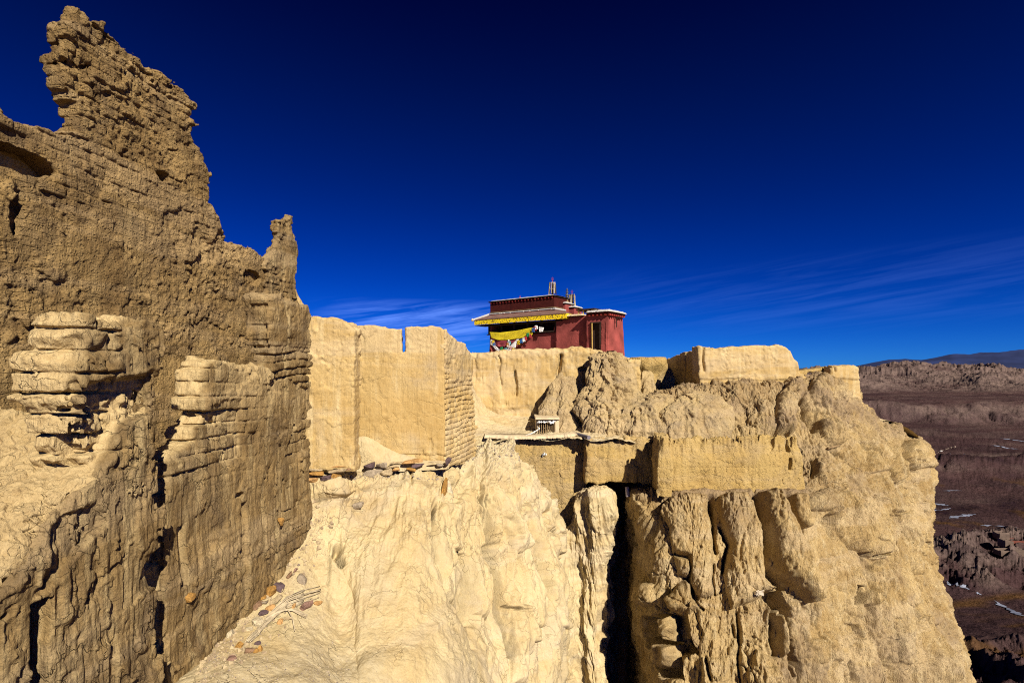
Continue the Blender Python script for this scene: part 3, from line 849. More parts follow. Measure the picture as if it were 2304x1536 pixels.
rock('ground', fl, 560, 260, lambda px, py, w, n: .10 * fbm(w, 1.2, 5, .55, 3) + .03 * fbm(w, 8, 3), M_CREAM, mask=crustmask(2, 3, 4, 1.2), flip=True)
# earth mass behind the walls (hill top under temple and bastion)
top = [[(-9, 60, -3.5), (0, 62, -2.5), (6, 62, -2), (12, 62, -2.5), (20, 60, -4), (32, 55, -9)],
       [(-6, 40, .2), (0, 42, .5), (5, 42, .7), (10, 41, .2), (16, 40, -1.2), (27, 38, -6)],
       [(-4, 31, .75), (0, 31, .95), (5, 31, .85), (9, 31, .2), (14, 31, -.6), (23, 29, -4)],
       [(-3, 25.6, .68), (0, 25.2, .80), (4.6, 25.2, .60), (8, 27.6, -.1), (13, 27, -.9), (19, 26, -2.6)],
       [(-3, 24.8, .3), (0, 24.8, .3), (4.9, 24.8, 0), (8, 27.0, -1.2), (13, 26, -2), (18, 25.5, -3.6)],
       [(-3, 24.6, -3), (0, 24.6, -3), (5.2, 24.6, -3), (8, 26.4, -4), (13, 25, -4), (18, 25, -6)]]
rock('hill', top, 200, 120, lambda px, py, w, n: .06 * fbm(w, 1, 4), M_CREAM, world=True)

# ---------------------------------------------------------------- the pale mound in the middle
cols = {
 -1: [(380, 1500, 6.6), (380, 1520, 6.2), (380, 1535, 5.9), (380, 1550, 5.6), (380, 1580, 5.3), (380, 1620, 5.0), (380, 1700, 4.6), (380, 1800, 4.2), (380, 2100, 3.6)],
 0: [(480, 1400, 7.0), (480, 1440, 6.5), (480, 1468, 6.2), (480, 1485, 6.0), (480, 1505, 5.8), (480, 1535, 5.5), (480, 1600, 5.1), (480, 1700, 4.6), (480, 1950, 3.9)],
 1: [(600, 1250, 8.2), (600, 1310, 7.6), (600, 1345, 7.3), (600, 1385, 7.0), (600, 1430, 6.6), (600, 1470, 6.2), (600, 1520, 5.8), (600, 1600, 5.3), (600, 1950, 4.1)],
 2: [(690, 1056, 10.2), (690, 1086, 9.45), (690, 1130, 9.15), (690, 1200, 8.6), (690, 1290, 7.9), (690, 1390, 7.2), (690, 1480, 6.4), (690, 1570, 5.7), (690, 1950, 4.4)],
 3: [(765, 1050, 10.4), (765, 1084, 9.55), (765, 1130, 9.3), (765, 1200, 8.9), (765, 1290, 8.3), (765, 1390, 7.7), (765, 1490, 6.9), (765, 1570, 6.2), (765, 1950, 4.8)],
 4: [(840, 1040, 10.9), (840, 1078, 10.3), (840, 1120, 9.8), (840, 1190, 9.15), (840, 1270, 8.5), (840, 1360, 7.9), (840, 1460, 7.3), (840, 1560, 6.6), (840, 1950, 5.2)],
 5: [(940, 1030, 11.2), (940, 1062, 10.5), (940, 1110, 10.0), (940, 1180, 9.3), (940, 1260, 8.8), (940, 1350, 8.2), (940, 1450, 7.6), (940, 1560, 7.0), (940, 1950, 5.6)],
 6: [(1010, 1008, 12.5), (1010, 1032, 11.4), (1010, 1080, 10.8), (1010, 1150, 10.0), (1010, 1250, 9.5), (1010, 1350, 8.9), (1010, 1450, 8.1), (1010, 1560, 7.4), (1010, 1950, 6.0)],
 7: [(1060, 992, 14), (1060, 1001, 12.9), (1060, 1050, 12.0), (1060, 1130, 11.1), (1060, 1240, 10.4), (1060, 1350, 9.9), (1060, 1450, 9.2), (1060, 1560, 8.2), (1060, 1950, 6.6)],
 8: [(1120, 986, 15), (1120, 992, 13.6), (1120, 1035, 12.6), (1120, 1120, 11.7), (1120, 1230, 11.1), (1120, 1340, 10.6), (1120, 1450, 10.1), (1120, 1560, 9.5), (1120, 1950, 7.6)],
 9: [(1168, 1004, 15.5), (1168, 1010, 14.2), (1170, 1055, 13.4), (1170, 1130, 12.7), (1170, 1230, 11.9), (1170, 1340, 11.2), (1170, 1450, 10.6), (1170, 1560, 10), (1170, 1950, 8)],
 10: [(1200, 1068, 16.8), (1208, 1075, 15.4), (1212, 1115, 14.5), (1215, 1180, 13.8), (1215, 1250, 13), (1215, 1340, 12.2), (1215, 1450, 11.5), (1215, 1560, 10.9), (1215, 1950, 9)],
 11: [(1235, 1128, 18.3), (1248, 1136, 16.9), (1252, 1170, 15.9), (1255, 1215, 15.2), (1255, 1270, 14.4), (1255, 1350, 13.5), (1255, 1450, 12.6), (1255, 1560, 11.8), (1255, 1950, 10)],
 12: [(1262, 1172, 20.2), (1272, 1172, 19.6), (1275, 1192, 19.0), (1276, 1230, 18.6), (1278, 1285, 18.2), (1282, 1355, 17.6), (1286, 1450, 16.8), (1290, 1560, 16), (1290, 1950, 14)],
 13: [(1300, 1116, 20.4), (1300, 1108, 19.6), (1300, 1126, 19.0), (1300, 1180, 18.9), (1300, 1260, 18.9), (1300, 1350, 18.7), (1300, 1450, 18.4), (1300, 1560, 18), (1300, 1950, 16.5)],
 14: [(1345, 1100, 20.4), (1345, 1088, 19.2), (1345, 1105, 18.4), (1345, 1170, 18.4), (1345, 1260, 18.6), (1345, 1350, 18.5), (1345, 1450, 18.2), (1345, 1560, 17.8), (1345, 1950, 16.2)],
 15: [(1378, 1112, 20.8), (1380, 1102, 19.6), (1384, 1125, 19.0), (1384, 1180, 19.2), (1376, 1260, 19.6), (1372, 1350, 19.6), (1370, 1450, 19.4), (1370, 1560, 19), (1370, 1950, 17.5)],
 16: [(1390, 1118, 22.5), (1392, 1112, 21.8), (1394, 1140, 21.6), (1390, 1190, 21.8), (1380, 1270, 22), (1376, 1360, 22), (1376, 1450, 21.8), (1376, 1560, 21.6), (1376, 1950, 20)],
 17: [(1400, 1120, 25.5), (1402, 1120, 25), (1404, 1145, 24.6), (1402, 1195, 24.2), (1396, 1275, 23.6), (1392, 1365, 23.2), (1392, 1450, 22.8), (1392, 1560, 22.5), (1392, 1950, 21)]}
ctrl = [[cols[c][r] for c in sorted(cols)] for r in range(9)]
def pads(px, py, lst):
    """rounded raised blocks or cavities: (outline px, edge px, metres)"""
    d = np.zeros(px.shape, f32)
    for pts, ed, h in lst:
        xs = [p[0] for p in pts]; ys = [p[1] for p in pts]
        m = (px > min(xs)) & (px < max(xs)) & (py > min(ys)) & (py < max(ys))
        if not m.any(): continue
        q = np.clip(-poly_sd(px[m], py[m], pts) / ed, 0, 1)
        d[m] += h * np.sqrt(np.clip(1 - (1 - q) ** 2, 0, 1))
    return d
def feat(px, py, lst):
    """raised or sunk strokes: (points, half width px, metres, sharp)"""
    d = np.zeros(px.shape, f32)
    for pts, wd, h, sh in lst:
        w0, w1 = wd if isinstance(wd, tuple) else (wd, wd)
        xs = [p[0] for p in pts]; ys = [p[1] for p in pts]; mw = max(w0, w1) * 2.2
        m = (px > min(xs) - mw) & (px < max(xs) + mw) & (py > min(ys) - mw) & (py < max(ys) + mw)
        if not m.any(): continue
        dist, prm = seg_d(px[m], py[m], pts)
        ww = w0 + (w1 - w0) * prm
        u = dist / ww
        if sh == 'dome': v = np.sqrt(np.clip(1 - u ** 3, 0, 1)) ** .9
        elif sh == 'flat': v = 1 - sstep(.7, 1.0, u)
        else: v = np.exp(-u * u * 2)
        cur = d[m]
        d[m] = np.where(h > 0, np.maximum(cur, cur * (1 - v) + h * v), cur + h * v)
    return d
MP = [([(786, 1192), (820, 1172), (900, 1182), (960, 1250), (1006, 1349), (1060, 1400), (1128, 1500), (1160, 1640), (800, 1640), (804, 1516), (797, 1454), (807, 1384), (793, 1331), (762, 1262)], 60, .10),
      ([(700, 1088), (775, 1084), (792, 1110), (775, 1122), (740, 1118), (706, 1125)], 6, .09), ([(800, 1078), (860, 1068), (920, 1062), (926, 1090), (860, 1094), (815, 1103)], 6, .08), ([(928, 1068), (975, 1064), (985, 1098), (932, 1100)], 6, .07),
      ([(1062, 1060), (1100, 1090), (1118, 1200), (1105, 1225), (1070, 1130)], 22, .16), ([(1120, 1090), (1160, 1110), (1180, 1230), (1150, 1260), (1128, 1180)], 24, .18), ([(1000, 1120), (1040, 1130), (1044, 1240), (1010, 1300), (992, 1200)], 20, .14),
      ([(1142, 1340), (1170, 1372), (1190, 1450), (1180, 1540), (1140, 1540), (1146, 1440)], 22, .22), ([(1062, 1240), (1100, 1240), (1118, 1330), (1100, 1400), (1062, 1380)], 20, .16)]
MF = [([(744, 1223), (737, 1314)], 3, -.08, 's'), ([(709, 1276), (727, 1314)], 3, -.06, 's'), ([(1100, 1115), (1107, 1195)], 4, -.2, 's'), ([(1140, 1366), (1170, 1380), (1190, 1450)], 4, -.25, 's'), ([(814, 1103), (919, 1092), (971, 1102)], 2.5, -.07, 's'), ([(706, 1126), (779, 1122)], 3, -.08, 's'), ([(922, 1066), (929, 1101)], 2.5, -.07, 's'),
      ([(762, 1230), (756, 1250), (765, 1268)], 9, -.30, 's'),
      ([(1050, 1250), (1056, 1330), (1052, 1400)], 6, -.55, 's'), ([(1035, 1200), (1048, 1260)], 5, -.25, 's'),
      ([(1113, 1225), (1120, 1270), (1125, 1330), (1130, 1400), (1140, 1470)], 9, -.50, 's'), ([(985, 1120), (983, 1200), (990, 1260)], 6, -.30, 's'), ([(1225, 1200), (1232, 1300), (1236, 1420)], 8, -.40, 's'), ([(1270, 1250), (1285, 1400), (1290, 1540)], 9, -.4, 's'), ([(1160, 1120), (1176, 1200), (1180, 1260)], 6, -.35, 's'), ([(1190, 1420), (1200, 1540)], 8, -.35, 's'), ([(1085, 1110), (1098, 1170), (1112, 1225)], 5, -.25, 's'),
      ([(1035, 1065), (1060, 1090), (1100, 1190), (1118, 1240)], 4, -.10, 's'),
      ([(1010, 1040), (1015, 1065), (1022, 1080)], 6, -.28, 's'), ([(985, 1160), (990, 1250), (1010, 1330), (1060, 1400)], 8, -.12, 's'),
      ([(1238, 1150), (1243, 1180), (1258, 1200)], 6, -.25, 's'), ([(1180, 1290), (1170, 1370), (1185, 1440)], 9, .18, 'dome'), ([(1060, 1110), (1040, 1170), (1040, 1220)], 16, .14, 'dome'),
      ([(1100, 1080), (1150, 1180), (1190, 1290), (1200, 1400)], 14, .14, 'dome'), ([(1210, 1140), (1240, 1240), (1265, 1400)], 14, .16, 'dome')]
def d_mound(px, py, w, n):
    amp = sstep(6.5, 11.5, w[1]) * sstep(560, 760, px)
    qx, qy = px + 6 * fbm(w, 1.8, 4), py + 6 * fbm(w, 1.8, 4, s=4)
    d = feat(qx, qy, MF) + pads(qx, qy, MP)
    d += (.05 + .08 * amp) * fbm(w, .9, 4, .5, 71)
    rr = ridged((w[0] + .12 * w[2], w[1] * .3, w[2]), (2.0, 2.0, .3), 4, .6, 73)
    rib = amp * sstep(880, 1040, px)
    gs = (w[0] + .12 * w[2], w[1] * .3, w[2])
    d += (.05 + .12 * amp + .20 * rib) * (rr - .5) * sstep(480, 760, px)
    d -= (.02 + .11 * amp) * creases(gs, (1.5, 1.5, .22), 4, 74) * sstep(560, 800, px) + (.008 + .02 * amp) * creases(w, (3.2, 3.2, 1.2), 3, 75) * sstep(480, 700, px)
    gm = sstep(-.2, .35, fbm(w, .55, 3, .5, 70))
    d += gm * (.0 + .09 * amp) * plates(gs, (.9, .9, .35), 76, .04) + (.015 + .03 * amp) * plates(w, (2.2, 2.2, .8), 80, .06) * gm
    steep = (.02 + .06 * amp)
    f1, ed, c = worley(w[0] * 1.7 + .4 * fbm(w, 1.5, 2), w[2] * .8 + .4 * fbm(w, 1.5, 2, s=7), 5)
    d += steep * c * .5
    # ridged gully scratches near the crest
    d -= .12 * sstep(1165, 1060, py) * sstep(1000, 1060, px) * (1 - ridged(w, (3.4, 3.4, .5), 3, .6, 77))
    # dust and rubble where the ground is flat
    d += .014 * fbm(w, 7, 4, .6, 79)
    d -= .05 * amp * sstep(.55, .95, ridged(gs, (5.5, 5.5, .8), 4, .6, 78))
    hd = sstep(1290, 1300, px) * sstep(1150, 1118, py)
    d = d * (1 - .75 * hd) + .10 * hd * (ridged((w[0], w[1], w[2] * .2), 3.5, 3, .5, 82) - .5)
    # strata lip under the foundation stones
    lip = sstep(1088, 1094, py + 6 * fbm(w, 2, 2)) * sstep(1122, 1112, py + 9 * fbm(w, 1.7, 2, s=3) + .07 * (px - 850)) * sstep(690, 700, px) * sstep(1010, 960, px)
    d += .10 * lip
    return d
def m_mound(px, py, w, n):
    crest = sstep(1075, 1010, py + 30 * fbm(w, 1.2, 3)) * sstep(1000, 1040, px) * sstep(1200, 1150, px)
    low = sstep(1440, 1490, py + 18 * fbm(w, 1.5, 3)) * sstep(880, 780, px)
    return np.clip(crest * .95 + low * .8 + .35 * sstep(.2, .6, fbm(w, 1.4, 4, s=5)), 0, 1)
mound, mco, mn = rock('mound', ctrl, 1150, 780, d_mound, M_CREAM, mask=m_mound, flip=True)

# debris fan at the foot of the wide plastered wall, earth bank at far left
fan = [[(780, 1010, 10.75), (830, 985, 10.8), (880, 1012, 10.8), (940, 1030, 10.8), (1010, 1038, 10.8)],
       [(780, 1000, 10.62), (820, 984, 10.66), (880, 1012, 10.66), (940, 1030, 10.66), (1010, 1040, 10.66)],
       [(785, 1040, 10.5), (830, 1030, 10.5), (880, 1038, 10.5), (940, 1045, 10.5), (1010, 1046, 10.5)],
       [(785, 1075, 10.35), (830, 1068, 10.4), (880, 1062, 10.4), (940, 1058, 10.4), (1010, 1055, 10.4)]]
rock('debris', fan, 260, 90, lambda px, py, w, n: .02 * fbm(w, 4, 4) + .008 * fbm(w, 20, 3), M_CREAM, mask=lambda px, py, w, n: .4 + 0 * px, flip=True)
bank = [[(-500, 860, 5.4), (-200, 880, 5.3), (-50, 905, 5.2), (60, 930, 5.1), (150, 960, 5.0), (230, 990, 4.9)],
        [(-500, 930, 4.8), (-200, 935, 4.8), (-50, 945, 4.8), (50, 965, 4.75), (130, 985, 4.7), (200, 1000, 4.65)],
        [(-500, 1050, 4.2), (-220, 1045, 4.3), (-60, 1050, 4.35), (50, 1060, 4.3), (140, 1065, 4.3), (215, 1075, 4.36)],
        [(-500, 1180, 3.7), (-250, 1170, 3.8), (-80, 1165, 3.85), (20, 1160, 3.95), (100, 1160, 4.05), (150, 1165, 4.25)],
        [(-500, 1500, 3.2), (-260, 1440, 3.35), (-110, 1390, 3.5), (-20, 1330, 3.72), (40, 1300, 3.92), (90, 1270, 4.15)],
        [(-500, 1900, 2.6), (-300, 1800, 2.9), (-160, 1700, 3.1), (-90, 1700, 3.9), (-10, 1700, 4.1), (60, 1700, 4.3)]]
rock('earth_bank', bank, 420, 360, lambda px, py, w, n: .05 * fbm(w, 1.6, 4) + .03 * fbm(w, 5, 4, .6) + .12 * plates(w, (1.1, 1.1, 2.6), 3, .04) + .03 * fbm(w, 9, 4, .6) - .05 * creases(w, (1.2, 1.2, 3), 3, 5), M_FORE, mask=lambda px, py, w, n: .75 + .25 * fbm(w, 2, 4), flip=True)
# ---------------------------------------------------------------- the fluted cliff on the right
K = [
 [(1400, 900, 27), (1400, 910, 27), (1400, 950, 27), (1400, 985, 27), (1412, 1085, 26.5), (1412, 1100, 26.2), (1414, 1125, 26), (1414, 1200, 25.5), (1418, 1350, 25), (1420, 1536, 24), (1414, 1900, 22), (1414, 3300, 20)],
 [(1418, 900, 25), (1418, 910, 25), (1418, 950, 24.5), (1418, 985, 24), (1422, 1085, 23.5), (1422, 1100, 23), (1421, 1130, 20.4), (1420, 1200, 21.6), (1424, 1350, 21.4), (1428, 1536, 20.6), (1430, 1900, 17), (1430, 3300, 15.5)],
 [(1440, 895, 24), (1440, 905, 23.5), (1440, 945, 22.5), (1440, 985, 22), (1440, 1090, 21.4), (1440, 1105, 19.6), (1438, 1122, 18.2), (1430, 1200, 19.5), (1438, 1350, 19.2), (1444, 1536, 18.4), (1446, 1900, 16), (1446, 3300, 14.5)],
 [(1496, 875, 23.8), (1496, 882, 22.8), (1496, 925, 21.8), (1496, 985, 21), (1496, 1090, 20.4), (1480, 1108, 18.7), (1482, 1122, 17.9), (1484, 1200, 17.2), (1488, 1350, 16.6), (1498, 1536, 15.8), (1500, 1900, 14.6), (1500, 3300, 13)],
 [(1560, 864, 23.6), (1560, 868, 22.6), (1560, 920, 21.7), (1560, 985, 20.9), (1560, 1090, 20), (1560, 1100, 18.1), (1560, 1112, 17.5), (1560, 1200, 16.9), (1560, 1350, 16.1), (1560, 1536, 15.2), (1560, 1900, 13.8), (1560, 3300, 12.4)],
 [(1640, 860, 23.6), (1640, 864, 22.4), (1640, 915, 21.4), (1640, 985, 20.5), (1640, 1090, 19.7), (1640, 1100, 18.0), (1640, 1111, 17.4), (1640, 1200, 16.7), (1640, 1350, 15.8), (1640, 1536, 14.9), (1640, 1900, 13.5), (1640, 3300, 12.2)],
 [(1730, 860, 23.6), (1730, 864, 22.4), (1730, 910, 21.3), (1730, 980, 20.4), (1730, 1088, 19.5), (1730, 1100, 18.0), (1730, 1110, 17.4), (1730, 1200, 16.6), (1730, 1350, 15.7), (1730, 1536, 14.7), (1730, 1900, 13.4), (1730, 3300, 12.2)],
 [(1815, 850, 24), (1815, 860, 22.8), (1818, 905, 21.7), (1820, 975, 20.6), (1822, 1055, 19.2), (1822, 1095, 18.4), (1822, 1112, 17.6), (1822, 1200, 16.8), (1822, 1350, 15.9), (1822, 1536, 14.9), (1822, 1900, 13.6), (1822, 3300, 12.4)],
 [(1895, 845, 25), (1900, 868, 23.2), (1902, 905, 22.6), (1904, 970, 21.4), (1908, 1045, 20.1), (1910, 1095, 19.4), (1912, 1140, 18.7), (1915, 1220, 17.8), (1920, 1360, 16.9), (1925, 1536, 15.7), (1930, 1900, 14.3), (1930, 3300, 13)],
 [(1950, 925, 26), (1956, 932, 25), (1964, 950, 24), (1972, 985, 23), (1980, 1045, 21.6), (1985, 1095, 20.6), (1990, 1150, 19.8), (2000, 1230, 18.8), (2015, 1370, 17.6), (2030, 1536, 16.4), (2040, 1900, 15), (2040, 3300, 13.6)],
 [(1990, 952, 27.5), (2010, 958, 26.6), (2025, 975, 25.6), (2034, 1005, 24.6), (2040, 1060, 23.2), (2045, 1110, 22.2), (2050, 1165, 21.2), (2060, 1250, 20.0), (2085, 1385, 18.8), (2110, 1536, 17.4), (2130, 1900, 15.8), (2130, 3300, 14.4)],
 [(2020, 975, 29), (2045, 985, 28.2), (2062, 1000, 27.2), (2076, 1030, 26.4), (2084, 1075, 25.2), (2086, 1120, 24.2), (2089, 1175, 23.2), (2100, 1255, 22.0), (2146, 1385, 20.6), (2184, 1536, 19.2), (2230, 1900, 17.4), (2230, 3300, 15.6)],
 [(2010, 980, 33), (2030, 992, 32.4), (2050, 1010, 31.6), (2062, 1040, 31), (2070, 1085, 30), (2072, 1130, 29), (2076, 1185, 28), (2088, 1265, 27), (2130, 1395, 25.4), (2168, 1545, 24), (2210, 1910, 22), (2210, 3300, 20)],
 [(1900, 990, 42), (1900, 1000, 42), (1900, 1020, 42), (1900, 1050, 42), (1900, 1095, 41), (1900, 1140, 41), (1900, 1195, 40), (1900, 1275, 39), (1930, 1400, 38), (1950, 1550, 36), (1960, 1915, 34), (1960, 3300, 33)]]
K = [c[:] for c in K]
ctrl = [[K[c][r] for c in range(len(K))] for r in range(12)]
CP = [([(1487, 1140), (1505, 1124), (1526, 1114), (1568, 1107), (1590, 1116), (1596, 1163), (1606, 1214), (1604, 1270), (1612, 1335), (1575, 1350), (1545, 1300), (1520, 1290), (1512, 1230), (1506, 1193), (1488, 1157)], 30, .55),
      ([(1609, 1132), (1618, 1115), (1640, 1106), (1672, 1109), (1692, 1133), (1710, 1163), (1719, 1208), (1718, 1258), (1716, 1306), (1740, 1322), (1700, 1350), (1640, 1370), (1630, 1320), (1626, 1290), (1644, 1222), (1622, 1170)], 26, .58),
      ([(1708, 1108), (1722, 1100), (1738, 1104), (1758, 1133), (1776, 1178), (1800, 1240), (1825, 1320), (1828, 1345), (1800, 1358), (1775, 1322), (1745, 1290), (1731, 1240), (1722, 1180), (1706, 1130)], 26, .85),
      ([(1778, 1120), (1795, 1106), (1808, 1110), (1806, 1150), (1815, 1185), (1800, 1192), (1784, 1160)], 14, .40),
      ([(1812, 1112), (1874, 1100), (1937, 1122), (1967, 1153), (1994, 1213), (1991, 1246), (1966, 1260), (1938, 1246), (1908, 1226), (1888, 1197), (1873, 1165), (1864, 1148), (1816, 1150)], 30, .42),
      ([(1502, 1341), (1520, 1318), (1540, 1303), (1552, 1310), (1556, 1334), (1582, 1362), (1553, 1379), (1526, 1382), (1506, 1366)], 22, .60),
      ([(1450, 1318), (1464, 1306), (1480, 1312), (1488, 1352), (1472, 1366), (1450, 1352)], 14, .45),
      ([(1454, 1385), (1500, 1378), (1545, 1382), (1554, 1420), (1572, 1466), (1535, 1480), (1542, 1530), (1488, 1522), (1460, 1440)], 16, -.85),
      ([(1486, 1391), (1508, 1382), (1518, 1407), (1512, 1441), (1501, 1438)], 9, 1.15),
      ([(1465, 1424), (1479, 1443), (1507, 1445), (1513, 1472), (1503, 1498), (1485, 1507), (1474, 1481)], 11, 1.0),
      ([(1708, 1332), (1758, 1326), (1772, 1365), (1734, 1380)], 12, -.95),
      ([(1742, 1386), (1752, 1380), (1760, 1400), (1762, 1460), (1752, 1476), (1743, 1440)], 8, .45),
      ([(1832, 1034), (1850, 1030), (1872, 1044), (1898, 1100), (1884, 1108), (1850, 1090), (1838, 1078)], 18, .40),
      ([(2041, 990), (2062, 990), (2084, 1006), (2094, 1046), (2077, 1054), (2048, 1032)], 24, .34),
      ([(1948, 975), (1970, 1000), (1998, 1010), (2003, 1060), (1960, 1063), (1955, 1020)], 14, .30), ([(2008, 1000), (2036, 1010), (2040, 1040), (2030, 1090), (2008, 1060)], 16, .28),
      ([(1924, 1316), (1946, 1318), (1948, 1358), (1930, 1360)], 7, -.45), ([(1930, 1240), (1946, 1238), (1950, 1290), (1938, 1300)], 7, -.35), ([(1917, 1400), (1932, 1404), (1950, 1436), (1926, 1440)], 8, -.35),
      ([(1948, 1330), (1966, 1320), (1974, 1345), (1960, 1362), (1948, 1358)], 8, .25), ([(1952, 1270), (1975, 1262), (1988, 1300), (1982, 1345), (1960, 1320)], 12, .22),
      ([(2050, 1388), (2095, 1384), (2140, 1440), (2150, 1560), (2060, 1560), (2055, 1450)], 14, -.22),
      ([(1582, 1476), (1640, 1472), (1648, 1560), (1600, 1620), (1580, 1540)], 16, .35), ([(1700, 1460), (1745, 1480), (1760, 1560), (1700, 1600), (1680, 1520)], 18, .22), ([(1800, 1440), (1880, 1420), (1920, 1500), (1900, 1600), (1820, 1600)], 26, .28)]
CF = [([(1600, 1112), (1604, 1169), (1609, 1214), (1612, 1240)], (9, 4), -.75, 's'), ([(1621, 1187), (1642, 1228), (1627, 1288)], 5, -.45, 's'), ([(1604, 1270), (1601, 1300), (1607, 1335)], 4.5, -.40, 's'),
      ([(1696, 1094), (1700, 1139), (1719, 1199), (1722, 1273), (1755, 1318)], (8, 11), -1.0, 's'), ([(1770, 1108), (1776, 1150), (1800, 1200)], (9, 5), -.55, 's'), ([(1811, 1122), (1812, 1150)], 6, -.35, 's'),
      ([(1520, 1246), (1545, 1251), (1554, 1275), (1548, 1305)], 6, -.55, 's'), ([(1556, 1320), (1562, 1345), (1582, 1372)], 4, -.35, 's'), ([(1498, 1330), (1500, 1370)], 9, -.5, 's'),
      ([(1734, 1377), (1735, 1420), (1742, 1470)], 5, -.7, 's'), ([(1766, 1372), (1766, 1440), (1780, 1488)], (9, 10), -.8, 's'), ([(1788, 1485), (1790, 1540)], 7, -.5, 's'), ([(1770, 1480), (1776, 1520)], 4, -.4, 's'),
      ([(1825, 1345), (1826, 1402)], 3.5, -.35, 's'), ([(1835, 1350), (1837, 1410)], 3, -.25, 's'), ([(1840, 1421), (1842, 1485)], 3.5, -.3, 's'), ([(1648, 1405), (1652, 1430)], 4, -.35, 's'), ([(1880, 1205), (1868, 1160)], 7, -.5, 's'),
      ([(1829, 1030), (1830, 1072)], 5, -.45, 's'), ([(1874, 1014), (1905, 1020), (1930, 1040)], 5, -.30, 's'), ([(1964, 971), (1994, 1009), (2003, 1054)], 5, -.35, 's'), ([(2005, 1057), (2035, 1102), (2050, 1136)], 4, -.30, 's'),
      ([(2037, 988), (2042, 1030), (2074, 1054)], (7, 5), -.6, 's'), ([(2057, 1057), (2076, 1087)], 5, -.3, 's'), ([(2030, 1085), (2062, 1135)], 5, -.25, 's'), ([(2024, 1305), (2027, 1331), (2039, 1343)], 3, -.25, 's'),
      ([(2020, 1440), (2028, 1492)], 5, -.35, 's'), ([(2005, 1402), (2015, 1440)], 4, -.25, 's'), ([(1938, 1500), (1942, 1530)], 9, -.45, 's'), ([(1960, 1250), (1994, 1246)], 4, -.35, 's'), ([(2016, 1150), (2045, 1155)], 5, -.25, 's'), ([(2000, 1190), (2008, 1215)], 4, -.25, 's'),
      ([(1985, 1130), (2005, 1240), (2030, 1330), (2040, 1480)], 12, .16, 'dome'), ([(2050, 1160), (2070, 1280)], 14, .12, 'dome'), ([(1930, 1060), (1955, 1110), (1975, 1150)], 10, .18, 'dome'),
      ([(1555, 1440), (1570, 1466)], 6, -.4, 's'), ([(1588, 1480), (1598, 1530)], 5, -.4, 's'), ([(1660, 1380), (1664, 1480), (1668, 1560)], 4, -.25, 's'),
      # crag above the terrace
      ([(1800, 870), (1806, 905), (1815, 935), (1835, 960)], (7, 11), -.75, 's'), ([(1790, 880), (1770, 900), (1768, 960)], 22, .45, 'dome'), ([(1850, 880), (1865, 930), (1880, 970)], 30, .35, 'dome'),
      ([(1745, 975), (1770, 975)], 14, -.6, 's'), ([(1680, 905), (1690, 940)], 26, -.30, 's'), ([(1600, 890), (1612, 905)], 10, -.3, 's'), ([(1640, 935), (1690, 950)], 10, -.25, 's')]
